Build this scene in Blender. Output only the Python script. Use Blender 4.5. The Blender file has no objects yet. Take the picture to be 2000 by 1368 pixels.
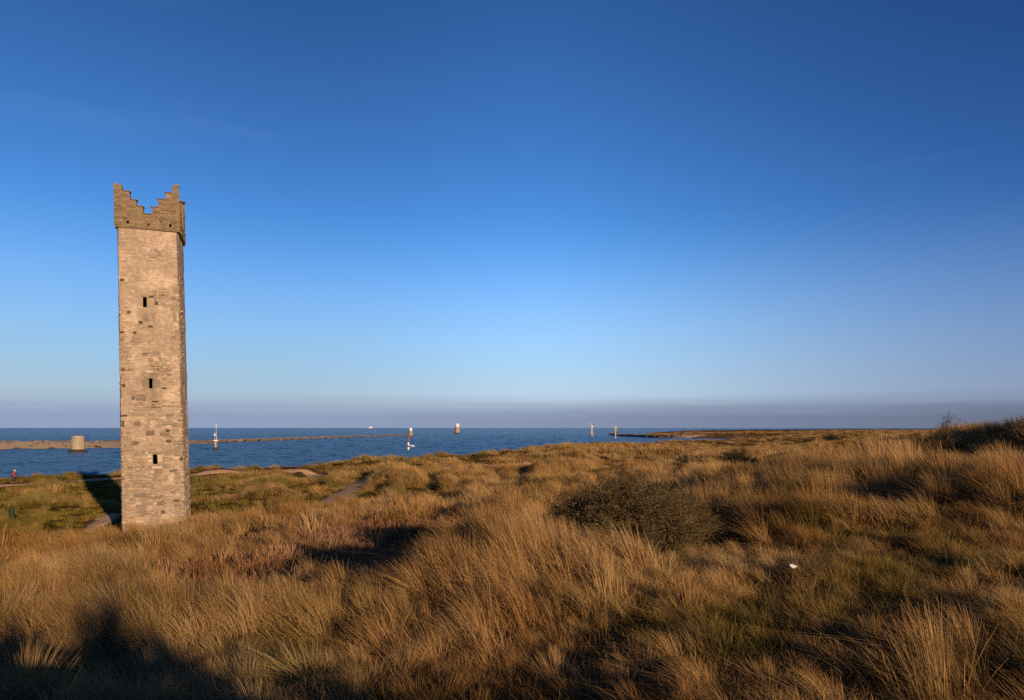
import bpy, bmesh, math, random
import numpy as np
from mathutils import Vector

random.seed(7)
RNG = np.random.default_rng(7)
SC = bpy.context.scene
COL = SC.collection

# ------------------------------------------------------------------ camera, sky, sun, exposure
F = 1333.0            # focal length in photo pixels (2000 wide): a 24 mm lens
ZC = 8.6              # eye height above the sea
HOR = 836.0           # horizon row in the photo
cam = bpy.data.cameras.new('camera')
cam.sensor_width = 36.0
cam.lens = 36.0 * F / 2000.0
cam.shift_y = (HOR - 684.0) / 2000.0
cam.clip_start = 0.05
cam.clip_end = 90000.0
camo = bpy.data.objects.new('camera', cam)
camo.location = (0, 0, ZC)
camo.rotation_euler = (math.pi / 2, 0, 0)
COL.objects.link(camo)
SC.camera = camo

SUN_EL = math.radians(11.0)
SUN_AZ = math.radians(146.4)      # clockwise from +Y
LDIR = Vector((-math.sin(SUN_AZ) * math.cos(SUN_EL), -math.cos(SUN_AZ) * math.cos(SUN_EL), -math.sin(SUN_EL)))
sun = bpy.data.lights.new('sun', 'SUN')
sun.energy = 5.0
sun.angle = math.radians(0.5)
sun.color = (1.0, 0.72, 0.44)
suno = bpy.data.objects.new('sun', sun)
suno.rotation_euler = LDIR.to_track_quat('-Z', 'Y').to_euler()
suno.location = (30, -40, 40)
COL.objects.link(suno)

EXPOSURE = 0.8
SKY_STRENGTH = 0.0793
SKL = 0.138
world = bpy.data.worlds.new('World')
SC.world = world
world.use_nodes = True
wt = world.node_tree
wl = wt.links.new
bg = wt.nodes['Background']
bg.inputs['Strength'].default_value = SKY_STRENGTH


def wn(t, **k):
    n = wt.nodes.new(t)
    for a, b in k.items():
        setattr(n, a, b)
    return n


def wmath(op, a, b=None, clamp=False):
    n = wn('ShaderNodeMath', operation=op, use_clamp=clamp)
    for i, v in enumerate((a, b)):
        if v is None:
            continue
        if isinstance(v, (int, float)):
            n.inputs[i].default_value = v
        else:
            wl(v, n.inputs[i])
    return n.outputs[0]


def wmix(fac, a, b, blend='MIX'):
    n = wn('ShaderNodeMix', data_type='RGBA', blend_type=blend)
    n.clamp_factor = True
    for s, v in ((n.inputs[0], fac), (n.inputs[6], a), (n.inputs[7], b)):
        if isinstance(v, (int, float)):
            s.default_value = v
        elif isinstance(v, tuple):
            s.default_value = v
        else:
            wl(v, s)
    return n.outputs[2]


def wrange(v, a, b, c, d):
    n = wn('ShaderNodeMapRange', interpolation_type='SMOOTHSTEP')
    wl(v, n.inputs[0])
    for i, x in enumerate((a, b, c, d)):
        n.inputs[1 + i].default_value = x
    return n.outputs[0]


sky = wn('ShaderNodeTexSky', sky_type='NISHITA')
sky.sun_disc = False
sky.sun_elevation = SUN_EL
sky.sun_rotation = SUN_AZ
sky.ozone_density = 6.0
sky.dust_density = 0.0
sky.air_density = 1.0
gam = wn('ShaderNodeGamma')
gam.inputs[1].default_value = 1.6
wl(sky.outputs[0], gam.inputs[0])
skyc = wmix(1.0, gam.outputs[0], (1.43, 0.855, 0.575, 1), 'MULTIPLY')
tc = wn('ShaderNodeTexCoord')
sep = wn('ShaderNodeSeparateXYZ')
wl(tc.outputs['Generated'], sep.inputs[0])
# thin haze bank lying on the horizon, a little streaky
mp = wn('ShaderNodeMapping')
mp.inputs['Scale'].default_value = (2.2, 2.2, 60.0)
wl(tc.outputs['Generated'], mp.inputs[0])
nz = wn('ShaderNodeTexNoise')
nz.inputs['Scale'].default_value = 1.6
nz.inputs['Detail'].default_value = 5.0
wl(mp.outputs[0], nz.inputs['Vector'])
zel = wmath('ADD', sep.outputs[2], wmath('MULTIPLY', wmath('SUBTRACT', nz.outputs[0], 0.5), 0.020))
band = wmath('MULTIPLY', wrange(zel, 0.012, 0.053, 1.0, 0.0), 0.95)
glow = wmath('MULTIPLY', wrange(sep.outputs[2], 0.0, 0.30, 1.0, 0.0), 0.86)
antix, antiy = -math.sin(SUN_AZ), -math.cos(SUN_AZ)
hl = wmath('SQRT', wmath('ADD', wmath('MULTIPLY', sep.outputs[0], sep.outputs[0]), wmath('MULTIPLY', sep.outputs[1], sep.outputs[1])))
cosa = wmath('DIVIDE', wmath('ADD', wmath('MULTIPLY', sep.outputs[0], antix), wmath('MULTIPLY', sep.outputs[1], antiy)), hl)
dim = wmath('ADD', 0.42, wmath('MULTIPLY', wmath('MULTIPLY', cosa, cosa), 0.58))
dimc = wn('ShaderNodeCombineXYZ')
for i in range(3):
    wl(dim, dimc.inputs[i])
hz = wmix(1.0, (0.285 / SKL, 0.355 / SKL, 0.53 / SKL, 1), dimc.outputs[0], 'MULTIPLY')
dim2 = wmath('SQRT', dim)
dimd = wn('ShaderNodeCombineXYZ')
for i in range(3):
    wl(dim2, dimd.inputs[i])
pale = wmix(1.0, (0.49 / SKL, 0.61 / SKL, 0.87 / SKL, 1), dimd.outputs[0], 'MULTIPLY')
c0 = wmix(glow, skyc, pale)
far_ = wrange(cosa, 0.25, 0.78, 0.70, 0.97)
near_ = wrange(cosa, 0.78, 1.0, 0.0, 0.30)
fa = wmath('SUBTRACT', far_, near_)
fb = wmath('SUBTRACT', wmath('POWER', far_, 0.5), near_)
fac_ = wn('ShaderNodeCombineXYZ')
for i in range(3):
    wl(fb if i == 2 else fa, fac_.inputs[i])
c1 = wmix(1.0, c0, fac_.outputs[0], 'MULTIPLY')
c2 = wmix(band, c1, hz)
# a few very thin high wisps
mp2 = wn('ShaderNodeMapping')
mp2.inputs['Scale'].default_value = (1.2, 1.2, 14.0)
mp2.inputs['Location'].default_value = (0.35, 0.1, 0.4)
wl(tc.outputs['Generated'], mp2.inputs[0])
nz2 = wn('ShaderNodeTexNoise')
nz2.inputs['Scale'].default_value = 2.2
nz2.inputs['Detail'].default_value = 6.0
wl(mp2.outputs[0], nz2.inputs['Vector'])
wisp = wmath('MULTIPLY', wrange(nz2.outputs[0], 0.60, 0.80, 0.0, 1.0), 0.025)
c3 = wmix(wisp, c2, pale)
wl(c3, bg.inputs['Color'])

SC.view_settings.view_transform = 'Standard'
SC.view_settings.look = 'None'
SC.view_settings.exposure = EXPOSURE
SC.view_settings.gamma = 1.0
SC.view_settings.use_curve_mapping = False
SC.render.engine = 'CYCLES'
SC.cycles.max_bounces = 6
SC.cycles.diffuse_bounces = 2
SC.cycles.glossy_bounces = 2
SC.cycles.use_denoising = False


# ------------------------------------------------------------------ helpers
def tag(o, label=None, cat=None, group=None, kind=None):
    if label:
        o['label'] = label
    if cat:
        o['category'] = cat
    if group:
        o['group'] = group
    if kind:
        o['kind'] = kind
    return o


def empty(name, loc, label, cat, rz=0.0, group=None):
    o = bpy.data.objects.new(name, None)
    o.empty_display_size = 0.3
    o.location = loc
    o.rotation_euler = (0, 0, rz)
    COL.objects.link(o)
    return tag(o, label, cat, group)


def mesh_obj(name, verts, faces, mat=None, parent=None, smooth=False, cols=None, loc=None):
    me = bpy.data.meshes.new(name)
    verts = np.asarray(verts, dtype=np.float64)
    me.from_pydata(verts.tolist() if len(verts) < 60000 else verts.tolist(), [], faces if isinstance(faces, list) else faces.tolist())
    if cols is None and mat is not None and mat.get('col'):
        cols = np.ones((len(verts), 3))
    if cols is not None:
        a = me.attributes.new('Col', 'FLOAT_COLOR', 'POINT')
        c = np.ones((len(verts), 4), dtype=np.float32)
        c[:, :3] = cols
        a.data.foreach_set('color', c.ravel())
    if smooth:
        me.polygons.foreach_set('use_smooth', np.ones(len(me.polygons), dtype=bool))
    if mat:
        me.materials.append(mat)
    me.update()
    o = bpy.data.objects.new(name, me)
    COL.objects.link(o)
    if parent:
        o.parent = parent
    if loc is not None:
        o.location = loc
    return o


class MB:
    """collects shapes, becomes one mesh"""
    def __init__(self):
        self.v, self.f, self.c = [], [], []

    def add(self, v, f, c=(1, 1, 1)):
        n = len(self.v)
        self.v += [tuple(p) for p in v]
        self.f += [tuple(i + n for i in q) for q in f]
        self.c += [tuple(c)] * len(v)

    def box(self, x0, x1, y0, y1, z0, z1, j=0.0, c=(1, 1, 1)):
        v = [(x, y, z) for z in (z0, z1) for y in (y0, y1) for x in (x0, x1)]
        if j:
            v = [tuple(a + random.uniform(-j, j) for a in p) for p in v]
        self.add(v, [(0, 2, 3, 1), (4, 5, 7, 6), (0, 1, 5, 4), (2, 6, 7, 3), (0, 4, 6, 2), (1, 3, 7, 5)], c)

    def lathe(self, prof, n=16, cx=0, cy=0, c=(1, 1, 1), j=0.0):
        v, f = [], []
        for r, z in prof:
            for k in range(n):
                a = 2 * math.pi * k / n
                q = r * (1 + random.uniform(-j, j))
                v.append((cx + q * math.cos(a), cy + q * math.sin(a), z))
        for i in range(len(prof) - 1):
            for k in range(n):
                a, b = i * n + k, i * n + (k + 1) % n
                f.append((a, b, b + n, a + n))
        f.append(tuple(range(n))[::-1])
        f.append(tuple((len(prof) - 1) * n + k for k in range(n)))
        self.add(v, f, c)

    def bar(self, p, q, r, n=6, r2=None, c=(1, 1, 1)):
        p, q = Vector(p), Vector(q)
        d = (q - p).normalized()
        u = d.orthogonal().normalized()
        w = d.cross(u)
        r2 = r if r2 is None else r2
        v = []
        for pt, rr in ((p, r), (q, r2)):
            for k in range(n):
                a = 2 * math.pi * k / n
                v.append(tuple(pt + (u * math.cos(a) + w * math.sin(a)) * rr))
        f = [(k, (k + 1) % n, n + (k + 1) % n, n + k) for k in range(n)]
        f += [tuple(range(n))[::-1], tuple(range(n, 2 * n))]
        self.add(v, f, c)

    def build(self, name, mat, parent=None, smooth=False):
        return mesh_obj(name, self.v, self.f, mat, parent, smooth, np.array(self.c))


def _hash(ix, iy, seed):
    h = (ix.astype(np.int64) * 374761393 + iy.astype(np.int64) * 668265263 + seed * 1442695041) & 0x7fffffff
    h = ((h ^ (h >> 13)) * 1274126177) & 0x7fffffff
    h = (h ^ (h >> 16)) & 0x7fffffff
    return h / float(0x7fffffff)


def vnoise(x, y, seed=0):
    x = np.asarray(x, float)
    y = np.asarray(y, float)
    ix, iy = np.floor(x), np.floor(y)
    fx, fy = x - ix, y - iy
    fx = fx * fx * fx * (fx * (fx * 6 - 15) + 10)
    fy = fy * fy * fy * (fy * (fy * 6 - 15) + 10)
    ix = ix.astype(np.int64)
    iy = iy.astype(np.int64)
    a, b = _hash(ix, iy, seed), _hash(ix + 1, iy, seed)
    c, d = _hash(ix, iy + 1, seed), _hash(ix + 1, iy + 1, seed)
    return (a + (b - a) * fx) * (1 - fy) + (c + (d - c) * fx) * fy


def fbm(x, y, seed=0, oct=4, gain=0.5):
    s, a, t = 0.0, 1.0, 0.0
    for k in range(oct):
        s = s + a * vnoise(x * 2 ** k + 17.3 * k, y * 2 ** k - 9.1 * k, seed + k)
        t += a
        a *= gain
    return s / t


def sstep(a, b, x):
    t = np.clip((x - a) / (b - a), 0, 1)
    return t * t * (3 - 2 * t)


def at(px, py, Y):
    """point at photo pixel (px,py) and distance Y, as X, Y, Z above the sea"""
    return ((px - 1000.0) / F * Y, Y, ZC - (py - HOR) / F * Y)


# ------------------------------------------------------------------ materials
def new_mat(name):
    m = bpy.data.materials.new(name)
    m.use_nodes = True
    nt = m.node_tree
    b = nt.nodes['Principled BSDF']
    return m, nt, b


def _mix(nt, fac, a, b, blend='MIX'):
    n = nt.nodes.new('ShaderNodeMix')
    n.data_type = 'RGBA'
    n.blend_type = blend
    for s, v in ((n.inputs[0], fac), (n.inputs[6], a), (n.inputs[7], b)):
        if isinstance(v, (int, float)):
            s.default_value = v
        elif isinstance(v, tuple):
            s.default_value = v if len(v) == 4 else v + (1,)
        else:
            nt.links.new(v, s)
    return n.outputs[2]


def _noise(nt, scale, detail=4, rough=0.55, vec=None, stretch=None):
    t = nt.nodes.new('ShaderNodeTexNoise')
    t.inputs['Scale'].default_value = scale
    t.inputs['Detail'].default_value = detail
    t.inputs['Roughness'].default_value = rough
    if vec is None:
        vec = nt.nodes.new('ShaderNodeTexCoord').outputs['Object']
    if stretch:
        mp_ = nt.nodes.new('ShaderNodeMapping')
        mp_.inputs['Scale'].default_value = stretch
        nt.links.new(vec, mp_.inputs[0])
        vec = mp_.outputs[0]
    nt.links.new(vec, t.inputs['Vector'])
    return t.outputs[0]


def _ramp(nt, v, a, b):
    n = nt.nodes.new('ShaderNodeMapRange')
    n.interpolation_type = 'SMOOTHSTEP'
    nt.links.new(v, n.inputs[0])
    n.inputs[1].default_value = a
    n.inputs[2].default_value = b
    return n.outputs[0]


def _attr(nt, name, typ='GEOMETRY'):
    n = nt.nodes.new('ShaderNodeAttribute')
    n.attribute_type = typ
    n.attribute_name = name
    return n


def _bump(nt, b, h, strength, dist):
    n = nt.nodes.new('ShaderNodeBump')
    n.inputs['Strength'].default_value = strength
    n.inputs['Distance'].default_value = dist
    nt.links.new(h, n.inputs['Height'])
    nt.links.new(n.outputs[0], b.inputs['Normal'])


def simple_mat(name, col, rough=0.7, metal=0.0, var=0.15, scale=3.0, use_col=True):
    m, nt, b = new_mat(name)
    n = _noise(nt, scale)
    col = tuple(x * 0.60 for x in col)
    d = tuple(c * (1 - var) for c in col)
    e = tuple(min(1, c * (1 + var)) for c in col)
    c = _mix(nt, n, d, e)
    if use_col:
        m['col'] = True
        c = _mix(nt, 1.0, c, _attr(nt, 'Col').outputs['Color'], 'MULTIPLY')
    nt.links.new(c, b.inputs['Base Color'])
    b.inputs['Roughness'].default_value = rough
    b.inputs['Metallic'].default_value = metal
    b.inputs['Specular IOR Level'].default_value = 0.25
    return m


def grass_mat(name, a, b_, green, transl=0.22):
    """blade colour between a and b_ by blade, shifted to green by the tussock's own tint"""
    m = bpy.data.materials.new(name)
    m.use_nodes = True
    nt = m.node_tree
    nt.nodes.clear()
    out = nt.nodes.new('ShaderNodeOutputMaterial')
    a, b_, green = (tuple(x * 0.60 for x in q) for q in (a, b_, green))
    bc = _attr(nt, 'bcol')
    ti = _attr(nt, 'tint', 'INSTANCER')
    c = _mix(nt, bc.outputs['Fac'], a, b_)
    c = _mix(nt, ti.outputs['Fac'], c, green)
    ru = _attr(nt, 'rust', 'INSTANCER')
    c = _mix(nt, ru.outputs['Fac'], c, _mix(nt, 1.0, c, (0.70, 0.60, 0.55), 'MULTIPLY'))
    pl = _attr(nt, 'pale', 'INSTANCER')
    c = _mix(nt, pl.outputs['Fac'], c, _mix(nt, 1.0, c, (1.10, 1.22, 1.45), 'MULTIPLY'))
    br = _attr(nt, 'shade', 'INSTANCER')
    mul = nt.nodes.new('ShaderNodeMath')
    mul.operation = 'MULTIPLY_ADD'
    nt.links.new(br.outputs['Fac'], mul.inputs[0])
    mul.inputs[1].default_value = 0.5
    mul.inputs[2].default_value = 0.75
    vm = nt.nodes.new('ShaderNodeVectorMath')
    vm.operation = 'SCALE'
    nt.links.new(c, vm.inputs[0])
    nt.links.new(mul.outputs[0], vm.inputs['Scale'])
    df = nt.nodes.new('ShaderNodeBsdfDiffuse')
    tr = nt.nodes.new('ShaderNodeBsdfTranslucent')
    nt.links.new(vm.outputs[0], df.inputs[0])
    nt.links.new(vm.outputs[0], tr.inputs[0])
    mx = nt.nodes.new('ShaderNodeMixShader')
    mx.inputs[0].default_value = transl
    nt.links.new(df.outputs[0], mx.inputs[1])
    nt.links.new(tr.outputs[0], mx.inputs[2])
    nt.links.new(mx.outputs[0], out.inputs[0])
    return m


M = {}
M['marram'] = grass_mat('dry_marram', (0.36, 0.20, 0.075), (0.60, 0.375, 0.155), (0.19, 0.15, 0.034))
M['turf'] = grass_mat('short_turf', (0.32, 0.18, 0.062), (0.56, 0.33, 0.125), (0.20, 0.165, 0.028))
M['stem'] = grass_mat('dead_stem', (0.21, 0.105, 0.058), (0.46, 0.26, 0.13), (0.18, 0.095, 0.055), 0.1)

# terrain: thatch, green turf and sand by vertex attributes
m, nt, b = new_mat('dune_ground')
n1 = _noise(nt, 0.35, 6, 0.6)
n2 = _noise(nt, 3.0, 6, 0.7)
n3 = _noise(nt, 22.0, 4, 0.7)
c = _mix(nt, _ramp(nt, n2, 0.35, 0.65), (0.096, 0.051, 0.018), (0.162, 0.093, 0.033))
c = _mix(nt, _attr(nt, 'green').outputs['Fac'], c, _mix(nt, _ramp(nt, n2, 0.4, 0.62), (0.039, 0.031, 0.005), (0.090, 0.057, 0.014)))
c = _mix(nt, _attr(nt, 'sand').outputs['Fac'], c, _mix(nt, n2, (0.180, 0.114, 0.069), (0.240, 0.162, 0.102)))
c = _mix(nt, _attr(nt, 'wet').outputs['Fac'], c, (0.060, 0.039, 0.025))
c = _mix(nt, n3, c, _mix(nt, 0.5, c, (0.030, 0.018, 0.007)))
nt.links.new(c, b.inputs['Base Color'])
b.inputs['Roughness'].default_value = 1.0
b.inputs['Specular IOR Level'].default_value = 0.0
_bump(nt, b, n3, 0.6, 0.06)
M['ground'] = m

m, nt, b = new_mat('trodden_sand')
n2 = _noise(nt, 2.0, 6, 0.7)
n3 = _noise(nt, 12.0, 5, 0.7)
c = _mix(nt, n2, (0.42, 0.24, 0.125), (0.60, 0.38, 0.22))
nt.links.new(_mix(nt, _ramp(nt, n3, 0.45, 0.7), c, (0.132, 0.078, 0.042)), b.inputs['Base Color'])
b.inputs['Roughness'].default_value = 1.0
b.inputs['Specular IOR Level'].default_value = 0.0
_bump(nt, b, n3, 0.6, 0.05)
M['path'] = m

m, nt, b = new_mat('sea_water')
b.inputs['Base Color'].default_value = (0.048, 0.138, 0.300, 1)
b.inputs['Roughness'].default_value = 0.22
b.inputs['IOR'].default_value = 1.035
tcw = nt.nodes.new('ShaderNodeTexCoord').outputs['Object']
w1 = _noise(nt, 0.17, 7, 0.66, tcw, (0.40, 1.0, 1.0))
w2 = _noise(nt, 0.045, 3, 0.5, tcw, (0.5, 1.0, 1.0))
patch = _ramp(nt, w2, 0.35, 0.65)
nb = nt.nodes.new('ShaderNodeBump')
nb.inputs['Distance'].default_value = 4.5
nt.links.new(w1, nb.inputs['Height'])
sm = nt.nodes.new('ShaderNodeMapRange')
nt.links.new(patch, sm.inputs[0])
sm.inputs[3].default_value = 0.55
sm.inputs[4].default_value = 1.0
nt.links.new(sm.outputs[0], nb.inputs['Strength'])
nt.links.new(nb.outputs[0], b.inputs['Normal'])
M['water'] = m

# tower materials
m, nt, b = new_mat('weathered_render')
tco = nt.nodes.new('ShaderNodeTexCoord').outputs['Object']
na = _noise(nt, 0.9, 5, 0.6, tco)
nb_ = _noise(nt, 5.0, 6, 0.65, tco)
nc = _noise(nt, 26.0, 4, 0.7, tco)
nd = _noise(nt, 1.6, 5, 0.6, tco, (1.0, 1.0, 0.28))
c = _mix(nt, _ramp(nt, nb_, 0.32, 0.68), (0.209, 0.152, 0.107), (0.290, 0.217, 0.160))
c = _mix(nt, _ramp(nt, na, 0.46, 0.66), c, (0.348, 0.267, 0.200))
c = _mix(nt, _ramp(nt, nd, 0.54, 0.74), c, (0.157, 0.110, 0.072))
ne = _noise(nt, 6.0, 6, 0.75, tco, (0.55, 0.55, 2.2))
c = _mix(nt, _ramp(nt, ne, 0.47, 0.66), c, (0.150, 0.112, 0.080))
ng = _noise(nt, 4.0, 6, 0.7, tco, (0.8, 0.8, 1.4))
c = _mix(nt, _ramp(nt, ng, 0.56, 0.70), c, (0.37, 0.295, 0.225))
nf = _noise(nt, 2.3, 6, 0.7, tco)
c = _mix(nt, _ramp(nt, nf, 0.52, 0.72), c, (0.21, 0.165, 0.122))
c = _mix(nt, _attr(nt, 'stain').outputs['Fac'], c, (0.116, 0.090, 0.061))
c = _mix(nt, _ramp(nt, nc, 0.56, 0.76), c, (0.145, 0.104, 0.072))
nt.links.new(c, b.inputs['Base Color'])
b.inputs['Roughness'].default_value = 0.95
b.inputs['Specular IOR Level'].default_value = 0.1
_bump(nt, b, nc, 0.5, 0.03)
M['render'] = m

m, nt, b = new_mat('rubble_stone')
nb_ = _noise(nt, 7.0, 5, 0.65)
c = _mix(nt, 1.0, _attr(nt, 'Col').outputs['Color'], _mix(nt, nb_, (0.418, 0.418, 0.418), (0.708, 0.696, 0.684)), 'MULTIPLY')
nt.links.new(c, b.inputs['Base Color'])
b.inputs['Roughness'].default_value = 0.95
b.inputs['Specular IOR Level'].default_value = 0.1
_bump(nt, b, nb_, 0.5, 0.02)
M['stone'] = m

m, nt, b = new_mat('lichened_parapet')
tco = nt.nodes.new('ShaderNodeTexCoord').outputs['Object']
na = _noise(nt, 1.3, 5, 0.6, tco)
nb_ = _noise(nt, 6.0, 6, 0.65, tco)
c = _mix(nt, _ramp(nt, nb_, 0.3, 0.7), (0.096, 0.066, 0.039), (0.178, 0.127, 0.082))
c = _mix(nt, _ramp(nt, na, 0.5, 0.7), c, (0.115, 0.086, 0.036))
nt.links.new(c, b.inputs['Base Color'])
b.inputs['Roughness'].default_value = 0.95
b.inputs['Specular IOR Level'].default_value = 0.1
_bump(nt, b, nb_, 0.6, 0.05)
M['parapet'] = m

M['dark'] = simple_mat('reveal_shade', (0.035, 0.028, 0.022), 1.0)  # near-black slit reveals and inner wall: interior shade put into the colour
M['hole'] = simple_mat('hole_shade', (0.10, 0.075, 0.052), 1.0)
M['slate'] = simple_mat('dark_coping', (0.14, 0.105, 0.072), 0.95, scale=8)
M['twig'] = simple_mat('bare_twig', (0.125, 0.085, 0.032), 0.9, var=0.4, scale=5)
M['gorse'] = simple_mat('dark_scrub', (0.062, 0.052, 0.018), 0.95, var=0.5, scale=4)
M['rock'] = simple_mat('pier_rock', (0.205, 0.158, 0.128), 0.95, var=0.35, scale=0.9)
M['weed'] = simple_mat('wet_weed', (0.045, 0.034, 0.020), 0.8, var=0.3)
M['conc'] = simple_mat('pale_masonry', (0.40, 0.32, 0.225), 0.9, var=0.18, scale=1.2)
M['white'] = simple_mat('white_paint', (0.80, 0.79, 0.76), 0.5, var=0.06)
M['red'] = simple_mat('red_paint', (0.26, 0.07, 0.055), 0.5, var=0.1)
M['black'] = simple_mat('black_paint', (0.03, 0.03, 0.032), 0.5)
M['steel'] = simple_mat('grey_steel', (0.46, 0.40, 0.34), 0.5, 0.1)
M['timber'] = simple_mat('weathered_timber', (0.27, 0.20, 0.145), 0.9, var=0.3)
M['glass'] = simple_mat('lantern_glass', (0.35, 0.38, 0.40), 0.1)
M['jacket'] = simple_mat('red_jacket', (0.46, 0.022, 0.030), 0.85, scale=8)
M['trouser'] = simple_mat('dark_trouser', (0.040, 0.028, 0.030), 0.9)
M['skin'] = simple_mat('skin', (0.52, 0.32, 0.23), 0.6)
M['hair'] = simple_mat('grey_hair', (0.42, 0.40, 0.39), 0.8)
M['post'] = simple_mat('dark_green_post', (0.022, 0.030, 0.012), 0.8, var=0.3)
M['litter'] = simple_mat('white_litter', (0.74, 0.71, 0.68), 0.6, var=0.08)

# ------------------------------------------------------------------ terrain
SHORE = [(-2500, 40), (-260, 96), (-81, 108), (-72.5, 116), (-61, 129), (-47, 143), (-27, 182), (0, 222), (33, 300),
         (68, 347), (118, 395), (185, 470), (205, 520), (160, 550), (118, 560), (120, 660), (188, 950), (400, 1500), (1400, 2600), (5200, 4200)]
SH = np.array(SHORE, float)


def shore_dist(X, Y):
    """signed distance to the shoreline, positive on land"""
    X = np.asarray(X, float)
    Y = np.asarray(Y, float)
    best = np.full(X.shape, 1e18)
    sign = np.ones(X.shape)
    for (x0, y0), (x1, y1) in zip(SH[:-1], SH[1:]):
        dx, dy = x1 - x0, y1 - y0
        t = np.clip(((X - x0) * dx + (Y - y0) * dy) / (dx * dx + dy * dy), 0, 1)
        ex, ey = X - (x0 + t * dx), Y - (y0 + t * dy)
        d = ex * ex + ey * ey
        cr = dx * (Y - y0) - dy * (X - x0)
        upd = d < best
        best = np.where(upd, d, best)
        sign = np.where(upd, np.where(cr > 0, -1.0, 1.0), sign)
    # polygon test gives a robust sign near the convex and concave corners
    poly = np.vstack([SH, [(5200, -3000), (-2500, -3000)]])
    ins = np.zeros(X.shape, bool)
    n = len(poly)
    for i in range(n):
        xa, ya = poly[i]
        xb, yb = poly[(i + 1) % n]
        cond = ((ya > Y) != (yb > Y))
        with np.errstate(divide='ignore', invalid='ignore'):
            xi = (xb - xa) * (Y - ya) / (yb - ya + 1e-12) + xa
        ins ^= cond & (X < xi)
    return np.sqrt(best) * np.where(ins, 1.0, -1.0)


CTRL_PX = [  # photo column, row, distance: where the bare ground lies
    (0, 1368, 8.0), (300, 1368, 7.8), (600, 1368, 7.6), (1000, 1368, 7.2), (1500, 1368, 6.8), (2000, 1368, 6.4),
    (0, 1240, 12.5), (250, 1250, 11.5), (450, 1255, 10.6), (700, 1215, 11.2), (850, 1142, 12.0), (1000, 1100, 12.6), (1120, 1110, 13.0),
    (1350, 1190, 9.6), (1250, 1260, 8.6), (1000, 1240, 9.4), (1548, 1145, 11.0),
    (0, 1160, 17), (250, 1165, 17), (500, 1140, 17.5), (700, 1122, 18), (600, 1150, 14.5), (500, 1085, 24), (250, 1085, 25), (750, 1070, 23), (0, 1092, 24),
    (0, 1079, 33), (120, 1074, 34), (300, 1040, 38), (420, 1040, 36), (560, 1030, 33), (700, 1030, 29), (850, 1030, 26),
    (0, 1010, 52), (100, 1000, 56), (0, 955, 90), (150, 950, 92), (200, 1005, 52), (230, 975, 68),
    (450, 993, 48), (560, 992, 48), (470, 950, 76), (560, 940, 88), (480, 931, 105), (600, 930, 110),
    (650, 990, 46), (710, 942, 70), (760, 930, 76), (860, 918, 82), (900, 950, 60), (800, 975, 50), (1000, 920, 82), (930, 905, 130),
    (800, 903, 140), (700, 910, 130), (1050, 893, 125), (1120, 885, 145), (1200, 880, 165), (1300, 881, 200), (1200, 905, 105), (1100, 925, 80),
    (1000, 975, 46), (1000, 1045, 21), (950, 1000, 32), (1100, 960, 48), (1250, 940, 58),
    (1200, 1085, 17), (1350, 1090, 16.5), (1300, 1015, 24), (1400, 970, 28), (1380, 944, 48),
    (1440, 918, 84), (1400, 903, 100), (1500, 905, 92), (1600, 905, 80), (1700, 908, 62), (1500, 878, 230), (1600, 871, 210), (1700, 868, 140), (1750, 885, 90),
    (1330, 847.5, 610), (1290, 848.5, 640), (1440, 846, 640), (1600, 844.5, 560), (1800, 843.5, 440), (1700, 843, 500), (1900, 843, 300), (1900, 855, 110), (2050, 843, 250),
    (1500, 1105, 13.5), (1480, 990, 20), (1600, 960, 20), (1700, 939, 22), (1780, 924, 25), (1850, 914, 27), (1820, 890, 33), (1700, 1055, 14), (1850, 1033, 13.5),
    (1900, 900, 27), (2000, 859, 28), (1950, 855, 33), (2100, 850, 26), (2000, 985, 14.0), (1900, 1150, 9.3), (2000, 1210, 7.8), (2200, 1060, 12), (2300, 960, 18),
    (-200, 1240, 12), (-250, 1090, 24), (-300, 1000, 55), (-250, 955, 92),
]
CTRL = [at(*c) for c in CTRL_PX]
CTRL += [(0, 0, ZC - 1.75), (3, 1, ZC - 2.15), (-3, 1, ZC - 2.0), (0, 3, ZC - 2.15), (4, 3.5, ZC - 2.5), (-4, 4, ZC - 2.6), (6, 1, ZC - 2.5),
         (10, 5, ZC - 2.75), (-12, 4, ZC - 2.9), (-25, 6, ZC - 4.0), (20, 10, ZC - 2.6), (40, 20, ZC - 3), (60, 40, ZC - 3.2),
         (-60, 20, ZC - 5.5), (-150, 20, ZC - 6.5), (30, -30, ZC - 4.5), (18, -6, ZC - 3.2), (-30, -30, ZC - 3), (0, -60, ZC - 4), (60, -60, ZC - 5), (120, 0, ZC - 4.5), (300, 100, ZC - 4),
         (600, 300, ZC - 3.6), (1000, 900, ZC - 4), (-300, -200, ZC - 4), (300, -300, ZC - 3), (900, 1200, ZC - 4), (0, -900, ZC - 4), (-900, -600, ZC - 4), (1500, 200, ZC - 4)]
# the dune behind the photographer, whose shadow fills the lower left
for p, z in ((-26, .9), (-18, 1.05), (-11, 1.15), (-5, 1.2), (-1, 1.2), (1.6, 1.15), (2.6, .7), (3.6, -.1), (5.0, -.9), (7.0, -1.7), (10.0, -2.5), (14.0, -3.1)):
    a = -10.0
    CTRL.append((p * .835 - a * -.55 * -1, p * .55 + a * .835, ZC + z - 0.75))
CTRL = np.array(CTRL)


def warp(X, Y):
    r = np.hypot(X, Y) + 1e-9
    k = np.log1p(r / 4.0) / r
    return np.stack([X * k, Y * k], -1)


_P = warp(CTRL[:, 0], CTRL[:, 1])


def _phi(d2):
    return 0.5 * d2 * np.log(d2 + 1e-12)


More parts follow.
